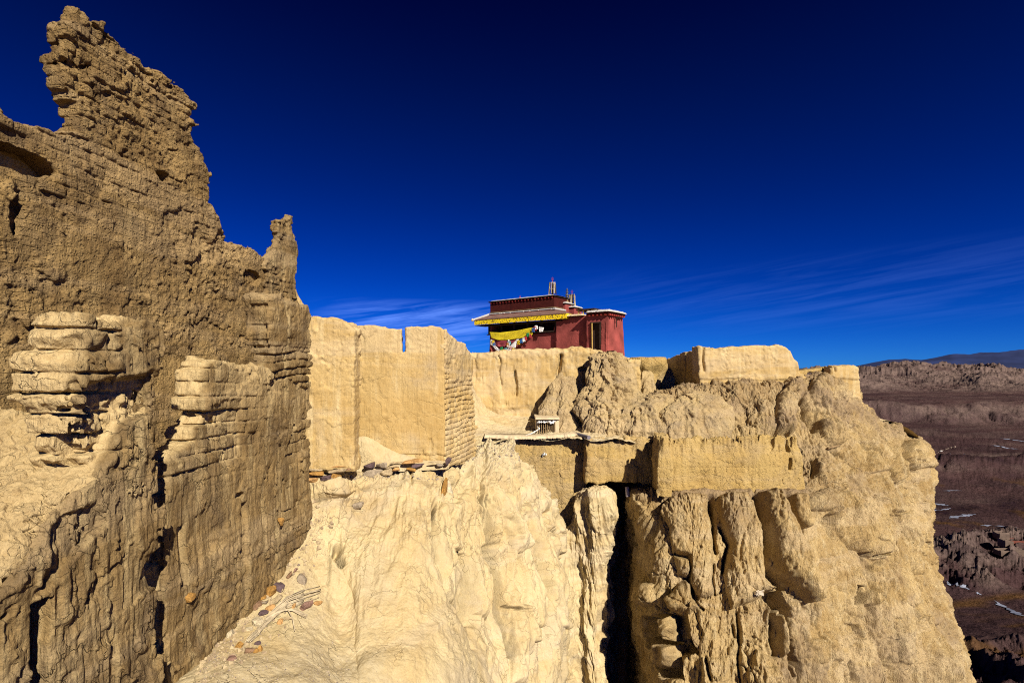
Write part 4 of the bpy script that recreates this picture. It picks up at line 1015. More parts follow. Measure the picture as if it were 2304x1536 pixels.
def d_cliff(px, py, w, n):
    qx, qy = px + 4.5 * fbm(w, 1.8, 4, .55, s=2), py + 4.5 * fbm(w, 1.8, 4, .55, s=6)
    d = feat(qx, qy, CF)
    domey = (np.abs(px - 1545) / 62) ** 2.5; domey = np.minimum(domey, (np.abs(px - 1655) / 56) ** 2.5)
    domey = np.where(px > 1712, (np.abs(px - 1735) / 50) ** 2, domey)
    py0 = 1104 + 30 * np.clip(domey, 0, 1.5)
    d = np.where(d > 0, d * 1.0, d) + pads(qx, qy, CP)
    up = sstep(990, 960, py)
    d += .14 * fbm(w, .55, 4, .5, 81)
    slant = (w[0] - .22 * w[2], (w[1] + .2 * w[2]) * .5, w[2])
    rr = ridged(slant, (1.25, 1.25, .22), 5, .58, 83)
    body = sstep(1095, 1110, py) * sstep(1370, 1300, py) * sstep(1480, 1500, px) * sstep(1960, 1900, px)
    d += (.20 - .14 * body) * (rr - .5)
    r2 = ridged(slant, (5.5, 5.5, .7), 3, .6, 84)
    d += .07 * (r2 - .5) + .10 * body * sstep(1200, 1120, py) * (r2 - .6)
    d += .42 * (ridged((w[0] - .35 * w[2], w[1] * .4, w[2]), (.62, .62, .13), 4, .5, 99) - .5) * sstep(1840, 1930, px) * sstep(980, 1040, py)
    d -= .22 * creases((w[0] - .35 * w[2], w[1], w[2]), (.7, .7, .2), 3, 91) * sstep(1840, 1900, px)
    gm0 = sstep(-.25, .3, fbm(w, (.45, .45, .25), 3, .5, 98))
    # slabs and chips bounded by cracks
    q = .35 * fbm(w, 1.1, 3, s=8)
    f1, ed, c = worley(w[0] * .85 + .12 * w[2] + q, w[2] * .42 + q, 7)
    d += (1 - .75 * body) * .09 * c - (1 - .6 * body) * .12 * np.exp(-(ed / .04) ** 2) * sstep(-.1, .3, fbm(w, .7, 2, s=3))
    f1, ed, c = worley(w[0] * 2.6 + q * 2, w[2] * 1.3 + q * 2, 9)
    d += .022 * gm0 * c
    gm = sstep(-.25, .3, fbm(w, (.45, .45, .25), 3, .5, 98)); sm = .25 + .95 * gm
    d += (1 - .6 * body) * .16 * plates(slant, (.6, .6, .2), 94, .03) + gm * .07 * plates(slant, (2.0, 2.0, .8), 95, .05)
    d -= .26 * creases(slant, (.95, .95, .15), 4, 96) + gm * .05 * creases(w, (3.0, 3.0, 1.6), 3, 97)
    # strata
    zz = w[2] + .15 * fbm(w, .5, 2)
    d += .05 * fbm((zz * 0, zz * 0, zz), 3.0, 3, .6, 87) * sstep(1250, 1400, py) + .08 * up * fbm((w[0] * .3, w[1] * .3, zz * 3), 1.0, 4, .6, 88)
    d += .045 * sm * fbm(w, (4, 4, 1.8), 5, .62, 89)
    d -= .12 * (1 - .6 * body) * gm * sstep(.35, .6, fbm(w, 2.6, 4, .6, 93))
    d += .10 * up * fbm(w, 1.8, 4, .6, 90)
    # keep clear of the terrace wall behind its foot
    inwall = sstep(1098, 1085, py) * sstep(985, 1000, py) * sstep(1800, 1775, px)
    d = d * (1 - inwall) - .3 * inwall
    led = sstep(1085, 1096, py) * sstep(1126, 1106, py) * sstep(1860, 1800, px) * sstep(1470, 1490, px)
    d = d * (1 - .85 * led) + .09 * led * fbm(w, 2.6, 4, .6, 64)
    return d
def m_cliff(px, py, w, n):
    a = sstep(.45, .8, np.abs(n[:, :, 2]))
    crag = sstep(1000, 960, py) * sstep(-.3, .5, fbm(w, .9, 4, .6, 5)) * .95
    ledge = sstep(1084, 1096, py) * sstep(1128, 1106, py + 14 * fbm(w, 1.4, 3)) * .9 * sstep(1860, 1800, px)
    rest = sstep(.28, .7, fbm(w, .55, 5, .6, 9)) * .6
    return np.clip(np.maximum(np.maximum(a * .4, crag), np.maximum(ledge, rest)), 0, 1)
cliff, cco, cn_ = rock('cliff', ctrl, 1250, 1100, d_cliff, M_CLIFF, mask=m_cliff, flip=True)
# back of the gully
gb = [[(x, y, Y) for x, Y in ((1290, 21), (1340, 23.5), (1400, 25), (1450, 24.5), (1500, 22))] for y in (1060, 1200, 1400, 1700, 2200)]
rock('gully', gb, 120, 160, lambda px, py, w, n: .25 * fbm(w, .8, 4), M_CLIFF, flip=True)
# ================================================================ the red temple
M_RED = simple('red_ochre_wash', (.255, .056, .048), nscale=1.1, var=.42, bump=.5, bscale=9)
M_MAROON = simple('dark_maroon_frieze', (.06, .008, .006), nscale=4, var=.3, bump=.6, bscale=30)
M_WHITE = simple('whitewashed_coping', (.52, .49, .47), nscale=3, var=.12, bump=.5, bscale=8)
M_GREYROOF = simple('dusty_slate', (.19, .105, .085), nscale=2.5, var=.3, bump=.5, bscale=12)
M_PALECLAY = simple('pale_clay_coping', (.60, .47, .30), nscale=3, var=.2, bump=.5, bscale=10)
M_WOOD = simple('old_wood', (.24, .16, .08), nscale=7, var=.4, bump=.4, bscale=30)
M_DARKWOOD = simple('dark_timber', (.035, .022, .016), nscale=5, var=.4, bump=.4, bscale=20)
M_SHADE_TYRE = simple('shade_and_tyre_black', (.012, .009, .008), var=.2, bump=.1)  # near black for the vent's painted shade and the van tyres
M_STRAW = simple('bleached_sticks', (.50, .40, .26), nscale=8, var=.35, bump=.4, bscale=30)
M_METAL = simple('tarnished_metal', (.10, .10, .12), rough=.5, nscale=6, var=.5, bump=.2, metal=.3)
M_POLE = simple('yellow_pole', (.55, .36, .10), nscale=8, var=.3)
M_REDTIP = simple('red_painted_iron', (.30, .04, .03), nscale=8, var=.3)
M_CLOTHW = simple('white_cotton', (.80, .78, .76), nscale=9, var=.12, bump=.4, bscale=25)
M_CLOTHM = simple('maroon_cotton', (.28, .05, .06), nscale=9, var=.2, bump=.4, bscale=25)
def two_tone(name, c1, c2, scale, lo=.48, hi=.56, vec=(1, 1, 1)):
    m, n, l, b = mat_new(name)
    b.inputs['Roughness'].default_value = .9
    g = n.new('ShaderNodeNewGeometry'); mp = n.new('ShaderNodeMapping'); mp.inputs['Scale'].default_value = vec
    l.new(g.outputs['Position'], mp.inputs[0])
    t = n.new('ShaderNodeTexNoise'); t.inputs['Scale'].default_value = scale; t.inputs['Detail'].default_value = 3
    l.new(mp.outputs[0], t.inputs[0])
    r = n.new('ShaderNodeMapRange'); r.inputs[1].default_value = lo; r.inputs[2].default_value = hi
    l.new(t.outputs[0], r.inputs[0])
    mx = n.new('ShaderNodeMix'); mx.data_type = 'RGBA'
    mx.inputs[6].default_value = (*c1, 1); mx.inputs[7].default_value = (*c2, 1)
    l.new(r.outputs[0], mx.inputs[0]); l.new(mx.outputs[2], b.inputs['Base Color'])
    return m
M_YELLOW = two_tone('yellow_printed_cloth', (.78, .60, .012), (.42, .32, .01), 14, .5, .6)
M_FASCIA = two_tone('gilded_fascia', (.95, .68, .006), (.14, .08, .008), 11, .52, .58)
COLF = {k: simple('flag_' + k, c, nscale=10, var=.15, bump=.3) for k, c in
        dict(white=(.78, .76, .74), blue=(.03, .12, .35), green=(.02, .20, .07), yellow=(.60, .42, .02), red=(.35, .03, .04), teal=(.10, .28, .33), orange=(.6, .2, .03)).items()}

def empty(name, loc):
    o = bpy.data.objects.new(name, None)
    o.empty_display_size = .2
    o.location = loc
    COL.objects.link(o)
    return o

def adopt(o, par):
    o.parent = par
    o.matrix_parent_inverse = par.matrix_world.inverted() if False else o.matrix_parent_inverse
    off = Vector(par.location)
    if par.parent is not None:
        off = off  # parts are meshes at the thing's origin
    for v in ():
        pass
    return o

class MB:
    def __init__(s): s.v = []; s.f = []
    def add(s, vs, fs):
        k = len(s.v); s.v += [tuple(map(float, v)) for v in vs]; s.f += [tuple(i + k for i in f) for f in fs]
    def prism(s, poly, ext):
        """poly: list of 3d points, extruded by vector ext"""
        n = len(poly); a = [np.array(p, float) for p in poly]; b = [p + np.array(ext, float) for p in a]
        s.add(a + b, [tuple(range(n))[::-1], tuple(range(n, 2 * n))] + [(i, (i + 1) % n, (i + 1) % n + n, i + n) for i in range(n)])
    def tube(s, pts, r, n=6, cap=True):
        pts = [np.array(p, float) for p in pts]; rs = r if isinstance(r, (list, tuple)) else [r] * len(pts)
        V = []; Fc = []
        for i, p in enumerate(pts):
            d = pts[min(i + 1, len(pts) - 1)] - pts[max(i - 1, 0)]; d = d / (np.linalg.norm(d) + 1e-9)
            u = np.cross(d, (0, 0, 1)); u = u if np.linalg.norm(u) > 1e-3 else np.array((1., 0, 0)); u /= np.linalg.norm(u); v = np.cross(d, u)
            for k in range(n):
                a = 2 * math.pi * k / n
                V.append(p + rs[i] * (math.cos(a) * u + math.sin(a) * v))
        for i in range(len(pts) - 1):
            for k in range(n):
                Fc.append((i * n + k, i * n + (k + 1) % n, (i + 1) * n + (k + 1) % n, (i + 1) * n + k))
        if cap:
            Fc.append(tuple(range(n))[::-1]); Fc.append(tuple(range((len(pts) - 1) * n, len(pts) * n)))
        s.add(V, Fc)
    def lathe(s, c, prof, n=10):
        s.tube([(c[0], c[1], c[2] + h) for h, r in prof], [r for h, r in prof], n)
    def build(s, name, mat, parent=None, smooth=False, origin=None):
        me = bpy.data.meshes.new(name)
        o3 = np.array(origin if origin is not None else (0, 0, 0), float)
        me.from_pydata([tuple(np.array(v) - o3) for v in s.v], [], s.f)
        me.update()
        o = link(name, me, mat, None, smooth)
        if origin is not None: o.location = origin
        if parent is not None: put(o, parent)
        return o

def put(o, par):
    """parent without moving: all part meshes are in world coordinates"""
    bpy.context.view_layer.update()
    o.parent = par
    o.matrix_parent_inverse = par.matrix_world.inverted()

O2 = np.array((6.75, 36.0)); E1 = np.array((-.79, .613)); E2 = np.array((.613, .79))
def L(a, b, z):
    p = O2 + a * E1 + b * E2
    return (p[0], p[1], z)
def a_at(px, b=0.0):
    r = (px - 1152) / F; q = O2 + b * E2
    return (r * q[1] - q[0]) / (E1[0] - r * E1[1])
def b_at(px, a=0.0):
    r = (px - 1152) / F; q = O2 + a * E1
    return (r * q[1] - q[0]) / (E2[0] - r * E2[1])
def z_at(py, a, b):
    return (HZ - py) / F * (O2 + a * E1 + b * E2)[1]
def lbox(mb, a0, a1, b0, b1, z0, z1, ins=0.0):
    """box in temple axes; ins narrows the top"""
    V = [L(a0, b0, z0), L(a1, b0, z0), L(a1, b1, z0), L(a0, b1, z0), L(a0 + ins, b0 + ins, z1), L(a1 - ins, b0 + ins, z1), L(a1 - ins, b1 - ins, z1), L(a0 + ins, b1 - ins, z1)]
    mb.add(V, [(0, 3, 2, 1), (4, 5, 6, 7), (0, 1, 5, 4), (1, 2, 6, 5), (2, 3, 7, 6), (3, 0, 4, 7)])

temple = empty('temple', L(4, 2, .6))
tag(temple, 'red walled temple with yellow eave and white topped roofs crowning the ruined citadel', 'temple', kind='thing')
aT = a_at(1323); bT = b_at(1404)
zt = z_at(703, 0, 0)
d_red = wdisp(rough=.05, rs=.8, flute=.0, groove=0, bj=0, s=91, fine=.015)
def tslab(name, a0, b0, a1, b1, side, z0, z1, thick, mat, disp=d_red, res=.05, lean=0.035, label=None, z1b=None):
    p0 = L(a0, b0, 0)[:2]; p1 = L(a1, b1, 0)[:2]
    pl = Plane(p0, (p1[0] - p0[0], p1[1] - p0[1]), side)
    ln = math.dist(p0, p1)
    o = slab(name, pl, [(0, z0), (ln, z0), (ln, z1b or z1), (0, z1)], thick, res, disp, mat, px=False, band=.16, lean=lean, soft=.15, ragged=.01)
    for k in ('category', 'kind', 'label'):
        if k in o: del o[k]
    put(o, temple)
    return o, pl
fr = (-.61, -.79)
# tower: face with the door, and the sunlit side face
dz0, dz1 = z_at(781, a_at(1340), 0), z_at(727, a_at(1340), 0)
da0, da1 = a_at(1349.5), a_at(1330)
def d_door(a, t, z, w):
    d = d_red(a, t, z, w)
    q = np.minimum(np.minimum(a - da0, da1 - a), np.minimum(z - (dz0 - .3), dz1 - z))
    return d - .30 * sstep(-.02, .03, q)
tslab('wall', 0, 0, aT + .25, 0, fr, .2, zt + .05, .4, M_RED, d_door)
tslab('wall', .0, .02, 0.0, bT + .3, (.79, -.61), .2, zt + .05, .4, M_RED, lean=.05)
mb = MB(); lbox(mb, .3, aT, .4, bT, .5, zt); mb.build('wall_core', M_RED, temple)
mb = MB(); lbox(mb, da0 - .02, da1 + .02, .27, .31, dz0 - .2, dz1 + .02)
door = mb.build('door', M_DARKWOOD, temple)
mb = MB(); lbox(mb, da1 - .02, da1 + .05, .02, .12, dz0 - .1, dz1 + .02); lbox(mb, da0, da0 + .06, .05, .14, dz0 - .1, dz1 + .02); lbox(mb, da0 - .06, da1 + .08, -.03, .12, dz1, dz1 + .09)
mb.build('door_frame', M_DARKWOOD, temple)
mb = MB(); mb.tube([L(da1 - .12, -.06, dz0 - .2), L(da1 - .10, -.06, dz1 + .02)], .035, 6); mb.build('door_pole', M_POLE, temple)
# tower coping: a dark bracketed cornice and a white slab
def cornice(a0, a1, b0, b1, z, zh=.10, name='cornice', teeth=True, over=.12, mat=None):
    mb = MB(); lbox(mb, a0 - over * .6, a1 + over * .6, b0 - over * .6, b1 + over * .6, z, z + zh)
    c = mb.build(name, mat or M_MAROON, temple)
    if teeth:
        mb = MB()
        n = max(3, int((a1 - a0) / .30))
        for i in range(n):
            q = a0 + (a1 - a0) * (i + .5) / n; lbox(mb, q - .06, q + .06, b0 - over * 1.0, b0 + .1, z - .09, z)
        n = max(3, int((b1 - b0) / .30))
        for i in range(n):
            q = b0 + (b1 - b0) * (i + .5) / n; lbox(mb, a0 - over * 1.0, a0 + .1, q - .06, q + .06, z - .09, z)
        put(mb.build('bracket', M_REDTIP, None), temple)
    return c
def coping(a0, a1, b0, b1, z, th, over=.2, mat=None, peak=.1, name='coping'):
    """slightly domed whitewashed slab with uneven edge"""
    na, nb = 26, 14; V = []; Fc = []
    for lay in (0, 1):
        for i in range(na + 1):
            for j in range(nb + 1):
                u, v = i / na, j / nb
                a = a0 - over + (a1 - a0 + 2 * over) * u; b = b0 - over + (b1 - b0 + 2 * over) * v
                e = min(u, 1 - u, v, 1 - v) * 8; e = min(1, e)
                h = th * (e ** .5) + peak * min(u, 1 - u, v, 1 - v) * 2 if lay else 0
                jt = .04 * float(hsh(i * 3 + lay, j * 5, 7))
                V.append(L(a + jt * (1 - e), b + jt * (1 - e), z + h + .02 * float(hsh(i, j, 11)) * lay * e))
    N = (na + 1) * (nb + 1); id_ = lambda l_, i, j: l_ * N + i * (nb + 1) + j
    for i in range(na):
        for j in range(nb):
            Fc.append((id_(1, i, j), id_(1, i + 1, j), id_(1, i + 1, j + 1), id_(1, i, j + 1)))
            Fc.append((id_(0, i, j), id_(0, i, j + 1), id_(0, i + 1, j + 1), id_(0, i + 1, j)))
    for i in range(na):
        for j in (0, nb):
            Fc.append((id_(0, i, j), id_(0, i + 1, j), id_(1, i + 1, j), id_(1, i, j)))
    for j in range(nb):
        for i in (0, na):
            Fc.append((id_(0, i, j), id_(1, i, j), id_(1, i, j + 1), id_(0, i, j + 1)))
    mb = MB(); mb.add(V, Fc)
    return mb.build(name, mat or M_WHITE, temple, smooth=True)
cornice(0, aT, 0, bT, zt - .08, .16)
coping(0, aT, 0, bT, zt + .08, .16, .22)
mb = MB(); lbox(mb, -.30, -.02, b_at(1386) - .05, b_at(1386) + .05, zt - .30, zt - .2); lbox(mb, -.07, -.02, b_at(1386) - .03, b_at(1386) + .02, zt - .95, zt - .2)
mb.build('roof_spout', M_DARKWOOD, temple)
# middle bay
bM = .42; aM0 = a_at(1324, bM); aM1 = a_at(1248, bM); zm = z_at(714, aM1, bM)
tslab('wall', aM0 - .3, bM, aM1, bM, fr, .2, zm, .4, M_RED, z1b=zm)
mb = MB(); lbox(mb, aM0, aM1, bM + .35, bM + 3, .5, zm - .02); mb.build('wall_core', M_RED, temple)
am_a, am_b = a_at(1309, bM), a_at(1266, bM)
coping(am_a, am_b, bM, bM + 1.5, zm - .0, .12, .18, M_PALECLAY, .05)
# long left bay with open dark gallery
bL = .78; aL0 = a_at(1249, bL); aL1 = a_at(1099, bL); zs = z_at(746, aL0, bL)
tslab('wall', aL0 - .2, bL, aL1, bL, fr, .2, zs, .4, M_RED)
tslab('wall', aL1, bL + .02, aL1, bL + 5, (-.79, .61), .2, zs + 1.0, .4, M_RED)
mb = MB(); lbox(mb, aL0, aL1 - .3, bL + 1.6, bL + 5, .5, zs + 1.1); mb.build('gallery_back_wall', M_MAROON, temple)
mb = MB(); lbox(mb, aL0 - .1, aL1 + .1, bL - .12, bL + .10, zs - .0, zs + .08); mb.build('sill', M_DARKWOOD, temple)
ze = z_at(706, a_at(1272, .2), .2)
for k in range(6):
    q = aL0 + (aL1 - aL0) * k / 5
    mb = MB(); lbox(mb, q - .07, q + .07, bL + .05, bL + .2, zs + .08, ze + .15); lbox(mb, q - .3, q + .3, bL + .04, bL + .19, ze - .0, ze + .14)
    mb.build('post', M_DARKWOOD, temple)
# eave
bE = .22; aE0 = a_at(1273, bE); aE1 = a_at(1067, bE); zE = z_at(705, aE0, bE)
mb = MB(); fh = .38
lbox(mb, aE0, aE1, bE, bE + .06, zE - fh, zE)
lbox(mb, aE0 - .06, aE0 - .001, bE, bE + 1.0, zE - fh, zE)
mb.build('fascia', M_FASCIA, temple)
mb = MB()
for i in range(58):
    q = aE0 + .05 + (aE1 - aE0 - .1) * i / 57; lbox(mb, q - .025, q + .025, bE + .08, bL + .5, zE - fh - .07, zE - fh - .01)
mb.build('rafter', M_DARKWOOD, temple).__setitem__('kind', 'stuff')
bC = 1.05; aC0 = a_at(1247, bC); aC1 = a_at(1103, bC); zc0 = z_at(699, aC0, bC); zc1 = z_at(664, aC0, bC)
mb = MB()   # sloping roof from the fascia up to the clerestory
P = [L(aE0 - .05, bE - .03, zE), L(aE1 + .03, bE - .03, zE), L(aC1 + .05, bC, zc0 + .05), L(aC0 - .1, bC, zc0 + .05)]
mb.prism(P, (0, 0, .06))
mb.prism([L(aE1 + .03, bE - .03, zE), L(aE1 + .03, bC + 4, zE), L(aC1 + .05, bC + 3, zc0 + .05), L(aC1 + .05, bC, zc0 + .05)], (0, 0, .06))
mb.prism([L(aE0 - .05, bE - .03, zE), L(aC0 - .1, bC, zc0 + .05), L(aC0 - .1, bC + 1.0, zc0 + .05), L(aE0 - .05, bE + .8, zE)], (0, 0, .06))
mb.build('roof', M_GREYROOF, temple)
mb = MB(); mb.tube([L(aE1 + .1, bE - .1, zE + .03), L((aE1 + aC1) / 2, (bE + bC) / 2, (zE + zc0) / 2 + .12), L(aC1 + .05, bC - .05, zc0 + .14)], .09, 8)
mb.tube([L(aE1 + .02, bE, zE + .12), L(aE1 + 0, bE + 2.5, zE + .12)], .07, 8)
mb.build('hip_ridge', M_WHITE, temple)
mb = MB(); mb.lathe(L(aE1 + .12, bE - .1, zE - .08), [(0, .03), (.05, .10), (.14, .12), (.22, .06), (.26, .01)]); mb.build('eave_knob', M_PALECLAY, temple)
mb = MB(); lbox(mb, aE0 + .5, aE1 - .5, bE + .15, bL + .3, zE - .52, zE - fh - .10); mb.build('eave_soffit', M_DARKWOOD, temple)
# clerestory
dC2 = b_at(1264, aC0) - bC
mb = MB(); lbox(mb, aC0, aC1, bC, bC + max(dC2, 2.4), zc0 - .3, zc1 - .08); mb.build('clerestory', M_MAROON, temple)
mb = MB(); lbox(mb, aC0 - .05, aC1 + .05, bC - .05, bC + max(dC2, 2.4), zc0 + .26, zc0 + .31); mb.build('moulding', M_WOOD, temple)
mb = MB()
for i in range(70):
    q = aC0 + .1 + (aC1 - aC0 - .2) * i / 69
    if hsh(i, 3) > -.8: lbox(mb, q - .035, q + .035, bC - .16, bC - .02, zc0 + .12, zc0 + .20)
lbox(mb, aC0 - .22, aC0 - .001, bC - .22, bC + 1.4, zc0 + .10, zc0 + .2)
mb.build('dentil_band', M_WHITE, temple)
mb = MB()
for i in range(34):
    q = aC0 + .1 + (aC1 - aC0 - .2) * i / 33; lbox(mb, q - .05, q + .05, bC - .13, bC - .001, zc0 - .02, zc0 + .07)
mb.build('bracket_band', M_REDTIP, temple)
mb = MB()
for i in range(20):
    q = aC0 + .15 + (aC1 - aC0 - .3) * i / 19; lbox(mb, q - .04, q + .04, bC - .10, bC - .001, zc1 - .20, zc1 - .12)
mb.build('beam_course', M_REDTIP, temple).__setitem__('kind', 'stuff')
mb = MB(); lbox(mb, aC0 - .1, aC1 + .1, bC - .1, bC + max(dC2, 2.4) + .1, zc1 - .08, zc1); mb.build('cornice', M_DARKWOOD, temple)
coping(aC0, aC1, bC, bC + max(dC2, 2.4), zc1, .10, .16, None, .05)
# two small red blocks behind with white caps
def block(px0, px1, b, ptop, pbot, dep=1.2):
    a1_, a0_ = a_at(px0, b), a_at(px1, b)
    z0_, z1_ = z_at(pbot, a0_, b), z_at(ptop, a0_, b)
    mb = MB(); lbox(mb, a0_, a1_, b, b + dep, z0_ - 1, z1_); mb.build('roof_block', M_RED, temple)
    mb = MB(); lbox(mb, a0_ - .06, a1_ + .06, b - .06, b + dep + .06, z1_ - .02, z1_ + .05); mb.build('cornice', M_DARKWOOD, temple)
    coping(a0_, a1_, b, b + dep, z1_ + .05, .06, .1, None, .12)
    return (a0_ + a1_) / 2, b + dep / 2, z1_ + .2
k1 = block(1262, 1272, 2.4, 683, 700); k2 = block(1281, 1292, 3.0, 692, 706)
# open timber pavilion on the roof
bp_ = 1.6; ap1, ap0 = a_at(1302, bp_), a_at(1334, bp_); zp1 = z_at(695, ap0, bp_); zp0 = z_at(712, ap0, bp_)
mb = MB(); lbox(mb, ap0 - .2, ap1 + .15, bp_ - .15, bp_ + 1.3, zp1 - .05, zp1 + .05); mb.build('pavilion_roof', M_DARKWOOD, temple)
for q, bb in ((ap0, bp_), (ap0 + (ap1 - ap0) * .33, bp_), (ap0 + (ap1 - ap0) * .66, bp_), (ap1, bp_), (ap0, bp_ + 1.1)):
    mb = MB(); lbox(mb, q - .05, q + .05, bb - .05, bb + .05, zp0 - .6, zp1 - .05); mb.build('pavilion_post', M_POLE, temple)
mb = MB(); lbox(mb, aT + .1, aM1, bM + .9, bM + 2.2, zm - .4, zm - .12); mb.build('roof', M_PALECLAY, temple)

# ---------------------------------------------------------------- things on the temple roof
def banner(px, pbot, ptop, ptip, b, label, s):
    a = a_at(px, b); base = L(a, b, z_at(pbot, a, b)); h = z_at(ptop, a, b) - base[2]; tip = z_at(ptip, a, b) - base[2]
    t = empty('roof_banner', base); tag(t, label, 'roof banner', 'stick banners on the temple roof', 'thing')
    R_ = random.Random(s)
    mb = MB(); mb.tube([base, (base[0], base[1], base[2] + h)], .07, 8); mb.build('core', M_DARKWOOD, t)
    mb = MB()
    mbd = MB(); mbs = mb
    for i in range(20):
        mb = mbs if i % 3 else mbd
        an = 2 * math.pi * i / 20 + R_.uniform(-.1, .1); r0 = .27 + R_.uniform(-.02, .05); r1 = .24
        if R_.random() < .12: continue
        mb.tube([(base[0] + r0 * math.cos(an), base[1] + r0 * math.sin(an), base[2] + R_.uniform(0, .12)),
                 (base[0] + r1 * math.cos(an + .15), base[1] + r1 * math.sin(an + .15), base[2] + h * R_.uniform(.85, 1.02))], R_.uniform(.018, .032), 5)
    mbs.build('sticks', M_STRAW, t).__setitem__('kind', 'stuff'); mbd.build('dark_sticks', M_DARKWOOD, t).__setitem__('kind', 'stuff')
    mb = MB()
    for q, r in ((h * .45, .2), (h * .95, .19)):
        ring = [(base[0] + (r + .02) * math.cos(x), base[1] + (r + .02) * math.sin(x), base[2] + q + .01 * math.sin(3 * x)) for x in np.linspace(0, 2 * math.pi, 15)]
        mb = MB(); mb.tube(ring, .022, 5); mb.build('binding', M_CLOTHW if s % 2 else M_METAL, t)
    mb = MB(); top = (base[0], base[1], base[2] + h)
    mb.tube([top, (top[0], top[1], base[2] + tip)], [.02, .008], 5)
    for sg in (-1, 1):
        mb.tube([(top[0], top[1], top[2] + (tip - h) * .35), (top[0] + sg * .07, top[1], top[2] + (tip - h) * .5), (top[0] + sg * .06, top[1], top[2] + (tip - h) * .85)], .014, 5)
    mb.build('trident', M_REDTIP, t)
banner(1243, 663, 635, 623, bC + .8, 'tall bundle of bleached sticks with red trident on the highest white roof edge', 1)
banner(1287, 690, 662, 652, k2[1], 'shorter bundle of sticks with red trident on the lower red roof block', 2)
aF, bF, zF = k1; base = L(aF, bF, zF - .05); hF = z_at(648, aF, bF) - base[2]
fi = empty('roof_finial', base); tag(fi, 'dark ringed metal spire on the white capped block, between the two stick banners', 'finial', kind='thing')
mb = MB(); mb.lathe(base, [(0, .16), (.08, .17), (.14, .10), (.22, .07)], 12); mb.build('base', M_WOOD, fi)
mb = MB()
prof = [(.2, .06), (.28, .19), (.34, .20), (.38, .09), (.45, .08), (.50, .17), (.55, .17), (.58, .07), (.66, .06), (.70, .13), (.74, .13), (.77, .05), (.84, .05), (.87, .09), (.90, .09), (.93, .04), (1.0, .012)]
mb.lathe(base, [(p * hF, r) for p, r in prof], 12); mb.build('spire', M_METAL, fi)
aX = a_at(1170, bC + .5); base = L(aX, bC + .5, zc1 + .05)
mb = MB(); mb.lathe(base, [(0, .10), (.08, .13), (.14, .05), (.28, .02)], 8)
tag(mb.build('roof_ornament', M_REDTIP, None, origin=base), 'tiny red ornament halfway along the highest white roof edge', 'roof ornament', kind='thing')

# ---------------------------------------------------------------- cloths and flags hanging on the temple front
def cloth(name, top, bot, mat, label, cat, b=bL - .18, nu=40, nv=14, wav=.05, group=None, s=0, thick=.012):
    """top and bottom edges as photo polylines, hanging in the plane just in front of the wall"""
    def edge(pts, u):
        pts = np.array(pts, float); t = np.linspace(0, 1, len(pts)); return np.interp(u, t, pts[:, 0]), np.interp(u, t, pts[:, 1])
    V = []; Fc = []
    for j in range(nv + 1):
        for i in range(nu + 1):
            u, v = i / nu, j / nv
            x0, y0 = edge(top, u); x1, y1 = edge(bot, u)
            x = x0 + (x1 - x0) * v; y = y0 + (y1 - y0) * v
            bb = b - wav * (1 + math.sin(u * 17 + s + 3 * v) * v + .5 * float(vn(np.array([u * 9.]), np.array([v * 3.]), np.array([s * 1.]))[0]))
            a = a_at(x, bb); V.append(L(a, bb, z_at(y, a, bb)))
    for j in range(nv):
        for i in range(nu):
            k = j * (nu + 1) + i; Fc.append((k, k + 1, k + nu + 2, k + nu + 1))
    mb = MB(); mb.add(V, Fc)
    org = V[nu // 2]
    o = mb.build(name, mat, None, smooth=True, origin=org)
    m = o.modifiers.new('thickness', 'SOLIDIFY'); m.thickness = thick
    return tag(o, label, cat, group, 'thing')
cloth('yellow_banner', [(1101, 747), (1125, 748), (1160, 744), (1190, 738), (1205, 735)], [(1105, 760), (1120, 765), (1142, 765), (1165, 762), (1196, 756)], M_YELLOW,
      'wide yellow printed cloth slung below the dark gallery of the temple', 'cloth banner', s=1)
cloth('maroon_banner', [(1110, 764), (1125, 766), (1150, 766), (1170, 763)], [(1114, 778), (1125, 780), (1140, 780), (1160, 768)], M_CLOTHM, 'dark red cloth hanging under the yellow one', 'cloth banner', s=2, b=bL - .14)
SC = [([(1104, 763), (1108, 765)], [(1104, 776), (1108, 776)], 'white', 'short white strip at the left corner of the red cloth'),
      ([(1107, 776), (1112, 776)], [(1118, 788), (1124, 786)], 'white', 'white scarf curling down at the left temple corner'),
      ([(1112, 783), (1118, 783)], [(1122, 793), (1132, 791)], 'white', 'white loop of scarf just above the earth wall at left'),
      ([(1163, 763), (1168, 763)], [(1140, 786), (1148, 788)], 'white', 'long white scarf slanting down from the yellow cloth'),
      ([(1143, 764), (1146, 764)], [(1140, 780), (1146, 782)], 'white', 'narrow white strip hanging straight from the yellow cloth'),
      ([(1128, 788), (1150, 786)], [(1126, 794), (1148, 794)], 'white', 'bunched white cloth lying on top of the earth wall'),
      ([(1157, 770), (1163, 768)], [(1154, 784), (1160, 782)], 'white', 'white scarf to the right of the slanting one'),
      ([(1212, 735), (1224, 737)], [(1214, 747), (1221, 746)], 'white', 'white cloth hanging alone right of the yellow cloth')]
for i, (t_, b_, c, lab) in enumerate(SC):
    cloth('white_scarf', t_, b_, COLF[c], lab, 'scarf', b=bL - .24 - .02 * (i % 3), nu=10, nv=14, wav=.06, group='white scarves on the temple front', s=i + 5)
